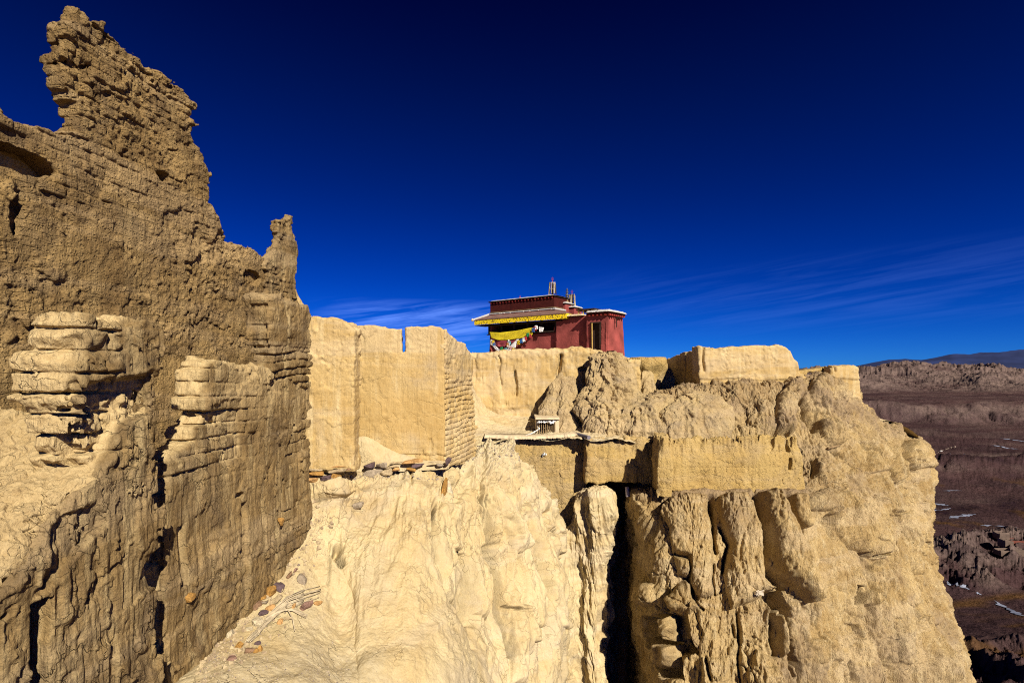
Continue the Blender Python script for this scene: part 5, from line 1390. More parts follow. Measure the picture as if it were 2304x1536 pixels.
FL = [(1109, 770, 'yellow'), (1111, 774, 'blue'), (1128, 785, 'green'), (1131, 790, 'yellow'), (1137, 787, 'teal'), (1142, 776, 'orange'), (1146, 772, 'teal'), (1149, 784, 'red'), (1154, 787, 'yellow'), (1158, 790, 'blue'), (1150, 791, 'green'),
      (1166, 771, 'yellow'), (1172, 768, 'blue'), (1178, 765, 'white'), (1187, 754, 'green'), (1182, 762, 'red'), (1192, 757, 'red'), (1199, 743, 'blue'), (1203, 740, 'red'), (1206, 737, 'white')]
for i, (x, y, c) in enumerate(FL):
    w_, h_ = (6.5, 9) if i > 10 else (6, 7.5)
    cloth('prayer_flag', [(x - w_ / 2, y - h_ / 2), (x + w_ / 2, y - h_ / 2 - 1)], [(x - w_ / 2 + 1, y + h_ / 2), (x + w_ / 2 + 1, y + h_ / 2 - 1)], COLF[c],
          'small %s flag, %s on the string sagging under the yellow cloth' % (c, ['leftmost', 'second', 'third', 'fourth', 'fifth', 'sixth', 'seventh', 'eighth', 'ninth', 'tenth', 'eleventh', 'twelfth', 'thirteenth', 'fourteenth', 'fifteenth', 'sixteenth', 'seventeenth', 'eighteenth', 'nineteenth', 'last'][sorted(range(20), key=lambda q: FL[q][0]).index(i)]),
          'prayer flag', b=bL - .3, nu=4, nv=5, wav=.03, group='prayer flags on the string', s=i)

# ================================================================ slatted vent on the upper terrace
YV = 21.3
def vp(px, py, Y=YV): return at(px, py, Y)
vent = empty('vent_hatch', vp(1231, 976))
tag(vent, 'small mud roofed opening with wooden slats and white cloth along its lintel', 'vent', kind='thing')
def vbox(mb, px0, px1, py0, py1, Y0, Y1):
    a = at(px0, py1, Y0); b = at(px1, py0, Y0)
    V = [(x, y, z) for z in (a[2], b[2]) for x, y in ((a[0], Y0), (b[0], Y0), (b[0], Y1), (a[0], Y1))]
    mb.add(V, [(0, 3, 2, 1), (4, 5, 6, 7), (0, 1, 5, 4), (1, 2, 6, 5), (2, 3, 7, 6), (3, 0, 4, 7)])
mb = MB(); vbox(mb, 1249.5, 1258, 944, 980, YV - .05, YV + 1.2); mb.build('side_wall', M_PALECLAY, vent); mb = MB(); vbox(mb, 1206, 1212, 944, 980, YV + .25, YV + 1.2); mb.build('side_wall', M_PALECLAY, vent)
mb = MB(); vbox(mb, 1205, 1259, 938.5, 943.5, YV - .12, YV + 1.3); lint = mb.build('mud_roof', M_PALECLAY, vent)
mb = MB(); vbox(mb, 1209, 1253, 943.6, 946.5, YV - .08, YV + .1); mb.build('lintel', M_DARKWOOD, vent)
mb = MB(); vbox(mb, 1212.2, 1249.3, 946.6, 980, YV + .35, YV + 1.0); mb.build('opening_shade_block', M_SHADE_TYRE, vent)  # solid near-black block, paints the shade inside the opening
for i in range(8):
    x = 1213.5 + i * 4.75
    mb = MB(); a = at(x - .85, 980, YV); b = at(x + .85 + .3 * (i % 2), 947, YV)
    vbox(mb, x - .85, x + .9, 947, 980, YV, YV + .06); mb.build('slat', M_WOOD, vent)
def ribbon(pts, wd, Y0, mat, name, label, cat='ribbon', s=0):
    """twisted strip of cloth through photo points with their own depth"""
    pts = np.array(pts, float); n = 60; t = np.linspace(0, len(pts) - 1, n)
    X = np.stack([np.interp(t, range(len(pts)), pts[:, i]) for i in range(3)], 1)
    V = []; Fc = []
    for i in range(n):
        p = np.array(at(*X[i])); w_ = wd * (.75 + .5 * float(hsh(i // 4, s))) ; tw = .9 * math.sin(i * .35 + s)
        V += [p + np.array((0, -.5 * w_ * math.sin(tw), w_ * math.cos(tw) * .5)), p - np.array((0, -.5 * w_ * math.sin(tw), w_ * math.cos(tw) * .5))]
    for i in range(n - 1): Fc.append((2 * i, 2 * i + 1, 2 * i + 3, 2 * i + 2))
    mb = MB(); mb.add(V, Fc); o = mb.build(name, mat, None, True, origin=V[0])
    m = o.modifiers.new('thickness', 'SOLIDIFY'); m.thickness = .015
    return tag(o, label, cat, None, 'thing')
ribbon([(1208, 951, YV - .12), (1214, 948.5, YV - .12), (1222, 950, YV - .14), (1230, 948.5, YV - .12), (1240, 950.5, YV - .14), (1250, 948, YV - .12)], .11, 0, M_CLOTHW, 'white_cloth', 'white cloth twisted along the lintel of the slatted vent', 'cloth')
ribbon([(1210, 960, YV - .15), (1214, 964, YV - .2), (1206, 969, YV - .3), (1198, 974, YV - .6), (1185, 979, YV - 1.0), (1166, 988, YV - 1.4)], .07, 0, M_CLOTHW, 'white_rope', 'white rag rope trailing from the vent down over the terrace edge', 'rope', 2)
ribbon([(1166, 988, 19.86), (1156, 993, 19.85), (1155, 1003, 19.85), (1154, 1008, 19.85)], .06, 0, M_CLOTHW, 'white_rag', 'short white rag hanging over the terrace wall below the rope', 'rag', 3)
ribbon([(1220, 1025, 19.9), (1224, 1020, 19.9), (1230, 1022, 19.9)], .12, 0, M_CLOTHW, 'white_patch', 'white splash stuck on the recessed terrace wall', 'white patch', 4)
# coping of pale clay along the recessed terrace wall, with a wooden gutter
def coped(pts, Y, name, label):
    n = 90; P = np.array(pts, float); t = np.linspace(0, len(P) - 1, n)
    xs = np.interp(t, range(len(P)), P[:, 0]); yt = np.interp(t, range(len(P)), P[:, 1]); yb = np.interp(t, range(len(P)), P[:, 2]); yy = np.interp(t, range(len(P)), P[:, 3])
    V = []; Fc = []
    for i in range(n):
        j = .03 * float(hsh(i, 9)) + .05 * float(vn(np.array([i * .21]), np.array([0.]), np.array([0.]))[0])
        x, _, z1_ = at(xs[i], yt[i], yy[i] + .9); x0, _, z0_ = at(xs[i], yb[i], yy[i]); zt_ = at(xs[i], yb[i] - 3.2, yy[i])[2]
        V += [(x0, yy[i] + j, z0_ + .02 * float(hsh(i, 4))), (x0, yy[i] + j - .02, zt_), (x0, yy[i] + .5, zt_ + .06), (x, yy[i] + .95, z1_), (x, yy[i] + .95, z0_)]
    for i in range(n - 1):
        for k in range(4): Fc.append((5 * i + k, 5 * i + k + 1, 5 * i + k + 6, 5 * i + k + 5))
        Fc.append((5 * i + 4, 5 * i, 5 * i + 5, 5 * i + 9))
    Fc += [(0, 1, 2, 3, 4), tuple(5 * (n - 1) + k for k in (4, 3, 2, 1, 0))]
    mb = MB(); mb.add(V, Fc)
    return tag(mb.build(name, M_PALECLAY, None, True, origin=V[0]), label, 'coping', None, 'thing')
coped([(1090, 975, 986, 19.9), (1150, 976, 989, 19.75), (1210, 977, 988.5, 19.7), (1260, 976, 986, 19.7), (1300, 974, 981, 19.7)], 0, 'clay_coping', 'pale clay ledge capping the recessed terrace wall in front of the vent')
mb = MB(); a = np.array(at(1300, 977, 20.0)); b = np.array(at(1325, 984, 19.1))
mb.tube([a, (a + b) / 2, b], [.07, .07, .08], 8)
tag(mb.build('wooden_gutter', simple('grey_wood', (.17, .15, .17), nscale=6, var=.3), None, origin=a), 'grey wooden gutter lying at the right end of the clay ledge', 'gutter', kind='thing')
mb = MB(); a = np.array(at(1411, 1096, 19.1)); b = np.array(at(1413, 1117, 18.9))
mb.tube([a, b], .075, 12); tag(mb.build('drain_pipe', simple('plastic_pipe', (.42, .38, .46), rough=.5, var=.1), None, True, origin=a), 'short pale pipe hanging in the black gap under the terrace wall', 'pipe', kind='thing')

# ================================================================ stones
ST = {k: simple('stone_' + k, c, nscale=14, var=.35, bump=.7, bscale=45, rough=.85) for k, c in
      dict(purple=(.12, .078, .08), ochre=(.36, .19, .05), orange=(.46, .26, .10), tan=(.44, .33, .19), grey=(.32, .25, .175), brown=(.24, .14, .08), pale=(.55, .45, .29), rust=(.26, .15, .11)).items()}
mpx = 1152 + mco[:, :, 0] / mco[:, :, 1] * F; mpy = HZ - mco[:, :, 2] / mco[:, :, 1] * F
def surf(px, py, g=(mpx, mpy, mco)):
    d = (g[0] - px) ** 2 + (g[1] - py) ** 2
    i = np.argmin(d + g[2][:, :, 1] * .5)
    return g[2].reshape(-1, 3)[i]
STN = [0]
def stone(px, py, w_, h_, rot, col, Y, label, group, push=.35, name='stone'):
    STN[0] += 1; s = STN[0]
    sc_ = Y / F * (1.15 if group else 1.0); W, H = w_ * sc_ / 2, h_ * sc_ / 2; D = max(min(W, H * 1.6), H * .8)
    n1, n2 = 11, 7
    V = []; Fc = []
    R_ = random.Random(s)
    planes = [(np.array([R_.gauss(0, 1), R_.gauss(0, 1), R_.gauss(0, 1)])) for _ in range(11)]
    planes = [(p / np.linalg.norm(p), R_.uniform(.5, .85)) for p in planes]
    c = np.array(at(px, py, Y)); c[1] += D * (push - .5)
    cr_, sr_ = math.cos(rad(-rot)), math.sin(rad(-rot))
    for i in range(n2 + 1):
        th = math.pi * i / n2
        for j in range(n1):
            ph = 2 * math.pi * j / n1
            u = np.array((math.sin(th) * math.cos(ph), math.sin(th) * math.sin(ph), math.cos(th)))
            u = np.sign(u) * np.abs(u) ** .6
            for p, q in planes:
                k = u @ p
                if k > q: u = u - p * (k - q) * .9
            x, y, z = u[0] * W, u[1] * D, u[2] * H
            V.append(np.array((x * cr_ - z * sr_, y, x * sr_ + z * cr_)))
    for i in range(n2):
        for j in range(n1):
            Fc.append((i * n1 + j, i * n1 + (j + 1) % n1, (i + 1) * n1 + (j + 1) % n1, (i + 1) * n1 + j))
    V = np.array(V); nn = fbm(tuple(((V + c) / max(W, H) * .8)[:, k].astype(f32) for k in range(3)), 1.5, 3, .6, s)
    V = V * (1 + .22 * nn[:, None])
    mb = MB(); mb.add(V, Fc)
    o = mb.build(name, ST[col], None, False); o.location = c
    return tag(o, label, 'stone', group, 'thing')
G1 = 'foundation stones under the plastered walls'
zo = lambda x, y: (670 + x * .1736, 980 + y * .1736)
A1 = [(238, 437, 150, 28, 0, 'tan', 'thin tan slab'), (240, 488, 185, 45, -2, 'ochre', 'long ochre stone'), (208, 575, 130, 80, 5, 'orange', 'squarish orange stone'), (365, 545, 150, 85, -5, 'purple', 'dark purple stone'),
      (505, 530, 130, 105, 10, 'ochre', 'round ochre stone right of the purple one'), (520, 447, 230, 48, -8, 'tan', 'broad tan slab'), (520, 401, 190, 22, -3, 'orange', 'thinnest orange slab'), (112, 520, 62, 60, 0, 'ochre', 'small ochre stone at the corner'), (615, 438, 120, 26, -6, 'brown', 'small dark brown slab')]
for x, y, w_, h_, r, c, lab in A1:
    px, py = zo(x, y); stone(px, py, w_ * .18, h_ * .18, r, c, 9.52, lab + ' under the narrow plastered pier', G1, .2)
A2 = [(925, 395, 155, 100, -15, 'purple', 'big purple stone, upper left'), (962, 480, 245, 92, -8, 'grey', 'biggest grey brown slab'), (1095, 385, 155, 70, -12, 'grey', 'grey stone tilted beside the purple one'), (1150, 475, 195, 72, -12, 'tan', 'tan stone right of the biggest slab'),
      (1230, 395, 240, 42, -12, 'tan', 'long thin tilted tan slab'), (1265, 350, 200, 30, -5, 'tan', 'highest thin tan slab'), (1275, 430, 90, 42, 0, 'orange', 'small orange stone in the middle'), (1480, 330, 275, 60, -6, 'orange', 'long pale orange slab on top'),
      (1545, 380, 175, 60, -5, 'purple', 'purple slab under the pale orange one'), (1485, 440, 145, 48, 2, 'ochre', 'low ochre stone set in the earth'), (1800, 330, 195, 26, -3, 'tan', 'narrow tan slab near the corner'), (1945, 318, 90, 60, -48, 'purple', 'upright purple stone at the corner'), (1840, 378, 115, 36, 0, 'grey', 'little grey stone near the corner')]
for x, y, w_, h_, r, c, lab in A2:
    px, py = zo(x, y); stone(px, py, w_ * .18, h_ * .18, r, c, 10.38 - .05 * (y > 420), lab + ', under the wide plastered wall', G1, .3)
for x, y, w_, h_, r, c, lab in ((775, 915, 260, 130, -28, 'grey', 'smooth grey brown boulder stuck alone in the pale slope'), (1915, 675, 85, 290, 8, 'ochre', 'tall upright ochre slab wedged into the slope'), (1975, 700, 90, 230, -14, 'pale', 'pale upright slab leaning on the ochre one')):
    px, py = zo(x, y); p = surf(px, py); stone(px, py, w_ * .1736, h_ * .1736, r, c, p[1] - .02, lab, None, .45)
G2 = 'rubble stones at the foot of the grooved wall'
A3 = [(790, 430, 150, 125, 8, 'purple', 'dark violet block near the top of the rubble'), (680, 497, 155, 130, -15, 'ochre', 'bright ochre stone beside the violet block'), (560, 572, 120, 85, -20, 'ochre', 'small ochre stone lower left of the bright one'), (468, 692, 165, 125, 0, 'brown', 'brown block at the left of the rubble'),
      (592, 640, 110, 50, -10, 'grey', 'thin grey stone in the rubble'), (750, 600, 175, 115, -30, 'tan', 'large tan stone half buried'), (690, 700, 130, 70, -20, 'orange', 'pale orange stone above the brushwood'), (1130, 700, 235, 112, -25, 'rust', 'flat reddish brown slab above the bent root'),
      (1310, 645, 115, 48, 0, 'orange', 'orange stone at the right tip of the rubble'), (985, 690, 75, 45, -40, 'orange', 'tiny orange stone left of the reddish slab'), (805, 905, 95, 75, 0, 'orange', 'orange stone below the bent root'), (890, 862, 120, 42, -8, 'tan', 'thin tan stone under the bent root'),
      (500, 935, 175, 160, 0, 'pale', 'large pale stone left of the brushwood'), (560, 785, 135, 80, -12, 'purple', 'flat violet grey stone above the large pale one'), (238, 1230, 92, 125, 10, 'ochre', 'upright ochre stone near the bottom'), (372, 1310, 120, 110, 30, 'brown', 'brown wedge at the bottom of the rubble'),
      (462, 1322, 85, 85, 10, 'ochre', 'ochre stone right of the brown wedge'), (530, 1290, 60, 105, -10, 'ochre', 'narrow ochre stone at the bottom right'), (130, 1420, 135, 90, 0, 'rust', 'reddish stone lowest in the rubble'), (500, 1200, 95, 48, -20, 'purple', 'small violet stone near the bottom'),
      (930, 270, 135, 55, -45, 'brown', 'brown sliver at the upper end of the rubble'), (1095, 325, 120, 160, -30, 'grey', 'grey stone bedded in the dust at the upper right'), (1012, 200, 105, 45, -60, 'rust', 'highest reddish sliver of the rubble'), (118, 1085, 110, 125, 10, 'pale', 'pale stone against the grooved wall'), (380, 1000, 110, 55, -5, 'pale', 'flat pale stone left of the brushwood')]
for x, y, w_, h_, r, c, lab in A3:
    px, py = 500 + x * .1628, 1250 + y * .1628; p = surf(px, py); stone(px, py, w_ * .165, h_ * .165, r, c, p[1] - .02, lab, G2, .45)
pbs = pB.world(*[pB.hit(424, 1340)[0], 0, 0]); stone(424, 1340, 30, 22, 10, 'ochre', pbs[1] - .03, 'ochre stone stuck in the face of the grooved wall, lower one', None, .5)
pbs = pB.world(*[pB.hit(633, 1173)[0], 0, 0]); stone(633, 1173, 14, 22, -10, 'ochre', pbs[1] - .03, 'small ochre stone stuck high in the face of the grooved wall', None, .5)
# loose gravel on the dusty ledge at the bottom
R_ = np.random.RandomState(4); mb = MB()
dq = ((mpx > 455) & (mpx < 1000) & (mpy > 1430) & (mpy < 1545))
cand = mco[dq]; cpx = mpx[dq]; cpy = mpy[dq]
oct_ = [(1, 0, 0), (0, 1, 0), (-1, 0, 0), (0, -1, 0), (0, 0, 1), (0, 0, -1)]
of_ = [(0, 1, 4), (1, 2, 4), (2, 3, 4), (3, 0, 4), (1, 0, 5), (2, 1, 5), (3, 2, 5), (0, 3, 5)]
for k in range(1500):
    i = R_.randint(len(cand)); keep = 1.0 if cpy[i] > 1460 + (cpx[i] - 450) * .12 else .15
    if cpx[i] > 800: keep *= .25
    if R_.rand() > keep: continue
    r = .004 + .012 * R_.rand() ** 4; p = cand[i]
    mb.add([p + np.array(q) * r * (.7 + .6 * R_.rand(3)) for q in oct_], of_)
o = mb.build('gravel', two_tone('gravel_mix', (.42, .33, .22), (.16, .12, .10), 40, .45, .6), None); tag(o, kind='stuff', label='fine gravel scattered on the dusty ledge')
# crumbled rubble of all sizes along the wall foot and under the foundation stones
def scatter(name, mat, n, pick, rmin, rmax, label, seed):
    R2 = np.random.RandomState(seed); w8 = np.clip(pick(mpx, mpy), 0, 1) * (mpx > 440) * (mpx < 1400); ii = np.flatnonzero(w8 > 0); pr = w8.ravel()[ii]; pr = pr / pr.sum()
    mb = MB()
    for i in R2.choice(ii, n, p=pr):
        r = (rmin + (rmax - rmin) * R2.rand() ** 5) * mco.reshape(-1, 3)[i][1] / 7; p = mco.reshape(-1, 3)[i]
        q = [np.array(v) * r * (.55 + .8 * R2.rand(3)) for v in oct_]; an = R2.rand() * 3; ca, sa = math.cos(an), math.sin(an)
        mb.add([p + np.array((v[0] * ca - v[2] * sa, v[1], v[0] * sa + v[2] * ca)) for v in q], of_)
    o = mb.build(name, mat, None); tag(o, label, None, None, 'stuff')
def foot(px, py):
    d, _ = seg_d(px, py, [(700, 1180), (640, 1290), (590, 1370), (500, 1465), (440, 1500)]); return np.exp(-(np.maximum(d - 22, 0) / 26) ** 2)
scatter('rubble', two_tone('rubble_earth', (.46, .35, .20), (.28, .20, .12), 9, .45, .6), 1300, foot, .006, .045, 'crumbled earth and chips along the foot of the grooved wall', 21)
scatter('rubble', two_tone('rubble_mixed', (.30, .22, .14), (.18, .13, .11), 14, .45, .6), 420, foot, .005, .030, 'darker stone chips among the rubble', 22)
def crest_(px, py): return np.exp(-((py - 1015) / 26) ** 2) * (px > 1020) * (px < 1180) + .8 * np.exp(-((py - 1072) / 9) ** 2) * (px > 690) * (px < 1000)
scatter('gravel', two_tone('gravel_grey', (.34, .27, .20), (.18, .14, .12), 20, .45, .6), 1500, crest_, .004, .022, 'grey grit on the crest of the pale slope', 23)
# brushwood
mb = MB(); R_ = random.Random(5)
zb = lambda x, y: (500 + x * .1628, 1250 + y * .1628)
for k in range(46):
    e = R_.random(); ex, ey = 1360 - 420 * (e > .8) * R_.random(), 400 + 190 * e
    path = [(ex, ey), (1130, ey + 50 + 20 * e), (900, 560 + 190 * e * .8), (740, 700 + 130 * e), (600, 860 + 90 * e), (500, 1000 + 90 * e), (380 - 60 * R_.random(), 1130 + 60 * e)]
    cut = R_.randint(0, 2); path = path[cut:len(path) - R_.randint(0, 2)]
    P3 = []
    for q in path:
        x, y = zb(q[0] + R_.uniform(-12, 12), q[1] + R_.uniform(-12, 12)); s_ = surf(x, y); P3.append(np.array(at(x, y, s_[1] - .03 - .05 * R_.random())))
    t = np.linspace(0, len(P3) - 1, 16); P3 = np.array(P3); pts = np.stack([np.interp(t, range(len(P3)), P3[:, i]) for i in range(3)], 1)
    pts[1:-1] = (pts[:-2] + pts[1:-1] * 2 + pts[2:]) / 4; pts[1:-1] = (pts[:-2] + pts[1:-1] * 2 + pts[2:]) / 4
    mb.tube(pts, R_.uniform(.003, .0065), 4)
tag(mb.build('brushwood', M_STRAW, None, True), 'bundle of dry bleached stems spilling across the rubble', 'brushwood', None, 'thing')
for nm, path, r, lab in (('root', [(600, 880), (740, 790), (860, 745), (960, 745), (1080, 775), (1165, 830)], .016, 'thick bent root arching over the rubble'),
                         ('dry_twig', [(880, 700), (930, 780), (975, 870), (1003, 1030)], .008, 'forked dry twig hanging down below the bent root')):
    mb = MB(); P3 = []
    for q in path:
        x, y = zb(*q); s_ = surf(x, y); P3.append(at(x, y, s_[1] - .07))
    mb.tube(P3, [r * (1.2 - .6 * i / len(P3)) for i in range(len(P3))], 7)
    if nm == 'root':
        for k in range(5):
            q = np.array(P3[-1]) + np.array((R_.uniform(-.02, .03), 0, R_.uniform(-.03, .02))); mb.tube([P3[-3], q], [.009, .005], 5)
    tag(mb.build(nm, M_STRAW, None, True), lab, 'dry wood', None, 'thing')
# pale brush caught at the dark hole in the cliff
cpx_ = 1152 + cco[:, :, 0] / cco[:, :, 1] * F; cpy_ = HZ - cco[:, :, 2] / cco[:, :, 1] * F
mb = MB()
for k in range(22):
    x0, y0 = 1697 + R_.uniform(-.5, .5), 1336 + R_.uniform(-.5, .5); x1, y1 = x0 + R_.uniform(6, 22), y0 - R_.uniform(-4, 9)
    s_ = surf(x0, y0, (cpx_, cpy_, cco))[1] - .06
    mb.tube([at(x0, y0, s_), at((x0 + x1) / 2, (y0 + y1) / 2 - 2, s_ - .1), at(x1, y1, s_ - .05)], .012, 4)
tag(mb.build('dry_brush', simple('pale_straw', (.6, .5, .38), var=.2), None), 'tuft of pale dry sticks beside the dark hole in the cliff', 'brush', None, 'thing')
mb = MB(); a = np.array(at(1862, 1008, 20.2)); b = np.array(at(1888, 1002, 20.6)); mb.tube([a, b], .05, 6)
tag(mb.build('wooden_beam', M_WOOD, None, origin=a), 'broken timber stub poking out of the cliff below the turret', 'beam', None, 'thing')

# ================================================================ the valley
def mat_valley():
    m, n, l, b = mat_new('valley_ground')
    b.inputs['Roughness'].default_value = 1.0; b.inputs['Specular IOR Level'].default_value = 0.0
    g = n.new('ShaderNodeNewGeometry')
    def noise(sc, det=8, rough=.62, vec=(1, 1, 1)):
        mp = n.new('ShaderNodeMapping'); mp.inputs['Scale'].default_value = vec; l.new(g.outputs['Position'], mp.inputs[0])
        t = n.new('ShaderNodeTexNoise'); t.inputs['Scale'].default_value = sc; t.inputs['Detail'].default_value = det; t.inputs['Roughness'].default_value = rough
        l.new(mp.outputs[0], t.inputs[0]); return t.outputs[0]
    def mr(x, a, b_, c=0., d=1.):
        r = n.new('ShaderNodeMapRange'); r.inputs[1].default_value = a; r.inputs[2].default_value = b_; r.inputs[3].default_value = c; r.inputs[4].default_value = d; l.new(x, r.inputs[0]); return r.outputs[0]
    def mix(f, A, B, mode='MIX'):
        x = n.new('ShaderNodeMix'); x.data_type = 'RGBA'; x.blend_type = mode
        if isinstance(f, float): x.inputs[0].default_value = f
        else: l.new(f, x.inputs[0])
        for k, v in ((6, A), (7, B)):
            if isinstance(v, tuple): x.inputs[k].default_value = (*v, 1)
            else: l.new(v, x.inputs[k])
        return x.outputs[2]
    base = mix(mr(noise(.006), .38, .62), (.085, .047, .046), (.055, .031, .034))
    at1 = n.new('ShaderNodeAttribute'); at1.attribute_name = 'clay'
    base = mix(at1.outputs['Fac'], base, mix(mr(noise(.03, 8, .7), .35, .65), (.22, .155, .13), (.09, .060, .058)))
    at2 = n.new('ShaderNodeAttribute'); at2.attribute_name = 'grass'
    base = mix(at2.outputs['Fac'], base, (.13, .065, .018))
    at3 = n.new('ShaderNodeAttribute'); at3.attribute_name = 'scrub'
    base = mix(at3.outputs['Fac'], base, mix(mr(noise(.12, 6, .8), .45, .6), (.022, .012, .018), (.05, .028, .026)))
    base = mix(1.0, base, mix(mr(noise(.25, 5, .8), .3, .7), (.55, .55, .55), (1.35, 1.35, 1.35)), 'MULTIPLY')
    l.new(base, b.inputs['Base Color'])
    bp = n.new('ShaderNodeBump'); bp.inputs['Strength'].default_value = .8; bp.inputs['Distance'].default_value = 6.0
    l.new(noise(.18, 8, .7), bp.inputs['Height']); l.new(bp.outputs[0], b.inputs['Normal'])
    return m
M_VAL = mat_valley()
ZV = -180.0
def terrain(X, Y):
    """height and material weights of the valley; X, Y metres"""
    w = (X.astype(f32), Y.astype(f32), 0 * X.astype(f32))
    big = fbm(w, 1 / 600., 3, .5, 101)
    D = Y + 60 * big - .15 * (X - Y)
    z = ZV + 4 * big + 1.5 * fbm(w, 1 / 90., 4, .5, 102)
    # near badlands below the citadel
    n1 = ridged(w, 1 / 75., 6, .56, 103)
    m1 = sstep(400, 440, D) * sstep(580, 520, D)
    z = z + m1 * (24 * (n1 - .30)) + m1 * 8 * ridged(w, 1 / 22., 4, .6, 104)
    # terrace rising towards the citadel
    m0 = sstep(395, 250, D)
    z = z + m0 * 26 + 3.0 * m0 * ridged(w, 1 / 35., 5, .6, 105) + sstep(310, 250, D) * 22 * ridged(w, 1 / 40., 5, .6, 107)
    # stepped bluff across the river
    bl = 1500 + 220 * fbm(w, 1 / 420., 4, .55, 106) + 90 * ridged(w, 1 / 130., 4, .6, 108) - .35 * (X - 1500)
    s1 = sstep(bl, bl + 190, Y)
    z = z + s1 * 52 + s1 * sstep(bl + 600, bl + 150, Y) * 24 * (ridged(w, 1 / 150., 4, .5, 109) - .3)
    lo = sstep(1010, 1040, Y + 40 * big + .10 * (X - 900))
    z = z + 9 * lo + 2.2 * (ridged(w, 1 / 45., 5, .6, 121) - .5) + 5 * sstep(.2, .6, fbm(w, 1 / 260., 3, .5, 122)) * ridged(w, 1 / 60., 5, .6, 123)
    hl = np.exp(-((Y - 850 - .1 * X) / 55) ** 2) * sstep(640, 760, X)
    z = z + hl * (16 + 9 * ridged(w, 1 / 40., 4, .6, 111))
    # the badland range on the horizon
    rg = sstep(2450, 4300, Y + 350 * big)
    er = ridged(w, 1 / 520., 7, .58, 112)
    crest = sstep(5200, 4500, Y)
    z = z + rg * 78 * crest + sstep(2300, 2900, Y + 350 * big) * crest * 120 * (er - .25) * (.6 + .6 * rg) + sstep(2300, 2900, Y + 350 * big) * crest * 12 * ridged(w, 1 / 160., 3, .5, 124)
    mesa = np.exp(-((X - 3400) / 380) ** 2 - ((Y - 4350) / 260) ** 2)
    z = z + 55 * np.minimum(1, mesa * 2.0)
    z = z - sstep(5000, 6500, Y) * 40
    clay = np.clip(m1 * 1.0 * sstep(.25, .6, n1) + s1 * sstep(bl + 260, bl + 120, Y) * .6 + sstep(2350, 2900, Y + 350 * big) * (.25 + .9 * sstep(.15, .55, er)) + .5 * np.exp(-((Y - 1025 - 40 * big - .1 * (X - 900)) / 10) ** 2) + .35 * m0 * ridged(w, 1 / 35., 4, .6, 105), 0, 1)
    clay = np.clip(clay + .35 * sstep(.3, .7, ridged(w, (1 / 260., 1 / 70., 1), 5, .6, 125)) * sstep(560, 640, D), 0, 1)
    grass = sstep(.1, .5, fbm((w[0] * .5, w[1] * 1.6, w[2]), 1 / 60., 4, .55, 113)) * (sstep(430, 400, D) + .35 * sstep(600, 560, D) * 0) * .9
    grass = grass + .8 * sstep(0.35, .6, fbm(w, 1 / 50., 4, .6, 119)) * sstep(560, 600, D) * sstep(900, 700, D)
    river = np.exp(-((D - 660) / 52) ** 2) + .9 * np.exp(-((Y - 940 - 50 * big) / 34) ** 2) * sstep(.58, .75, X / np.maximum(Y, 1)) + .8 * np.exp(-((Y - 1260 + .2 * X) / 55) ** 2) * sstep(.75, .9, X / np.maximum(Y, 1)) + .8 * np.exp(-((D - 770) / 14) ** 2) * sstep(-.2, .2, fbm(w, 1 / 120., 2, .5, 4))
    scrub = np.clip(river * (0.7 + .8 * fbm(w, 1 / 30., 4, .6, 114)), 0, 1)
    return z, clay, np.clip(grass, 0, 1), scrub
nu_, nv_ = 760, 620
U = np.linspace(.52, 1.35, nu_); inv = np.linspace(1 / 205., 1 / 1500., 300); Yr = np.concatenate([1 / inv, np.geomspace(1500, 9000, nv_ - 299)[1:]])
UU, YY = np.meshgrid(U, Yr)
XX = UU * YY
zv, clay, grass, scrub = terrain(XX, YY)
co = np.stack([XX, YY, zv], 2)
idx = np.arange(nu_ * nv_).reshape(nv_, nu_)
q = np.stack([idx[:-1, :-1], idx[:-1, 1:], idx[1:, 1:], idx[1:, :-1]], 2).reshape(-1, 4)
o = link('valley', quad_mesh('valley', co.reshape(-1, 3), q, {'clay': clay, 'grass': grass, 'scrub': scrub}), M_VAL); tag(o, kind='structure')
vpx = 1152 + F * UU; vpy = HZ - zv / YY * F
# wide ground sheet all round, reaching the horizon
r_ = np.concatenate([[1.], np.geomspace(30, 45000, 150)]); th = np.linspace(0, 2 * math.pi, 241)
RR, TH = np.meshgrid(r_, th[:-1], indexing='ij')
gx = 8 + RR * np.sin(TH); gy = 20 + RR * np.cos(TH)
zg = ZV - 12 + 148 * np.exp(-(RR / 42) ** 2) + 30 * fbm((gx.astype(f32), gy.astype(f32), 0 * gx.astype(f32)), 1 / 1500., 4, .5, 120) * sstep(1500, 5000, RR) - sstep(9000, 45000, RR) * 60
uu = gx / np.maximum(gy, 1)
ins_ = (gy > 205) & (gy < 9000) & (uu > .52) & (uu < 1.35)
zg = np.where(ins_, zg - 45, zg)
co = np.stack([gx, gy, zg], 2); idx = np.arange(len(r_) * 240).reshape(len(r_), 240); nx_ = np.roll(idx, -1, 1)
q = np.stack([idx[:-1], nx_[:-1], nx_[1:], idx[1:]], 2).reshape(-1, 4)
zero = np.zeros(co.shape[:2])
tag(link('ground', quad_mesh('plain', co.reshape(-1, 3), q, {'clay': zero + .1, 'grass': zero, 'scrub': zero}), M_VAL), kind='structure')
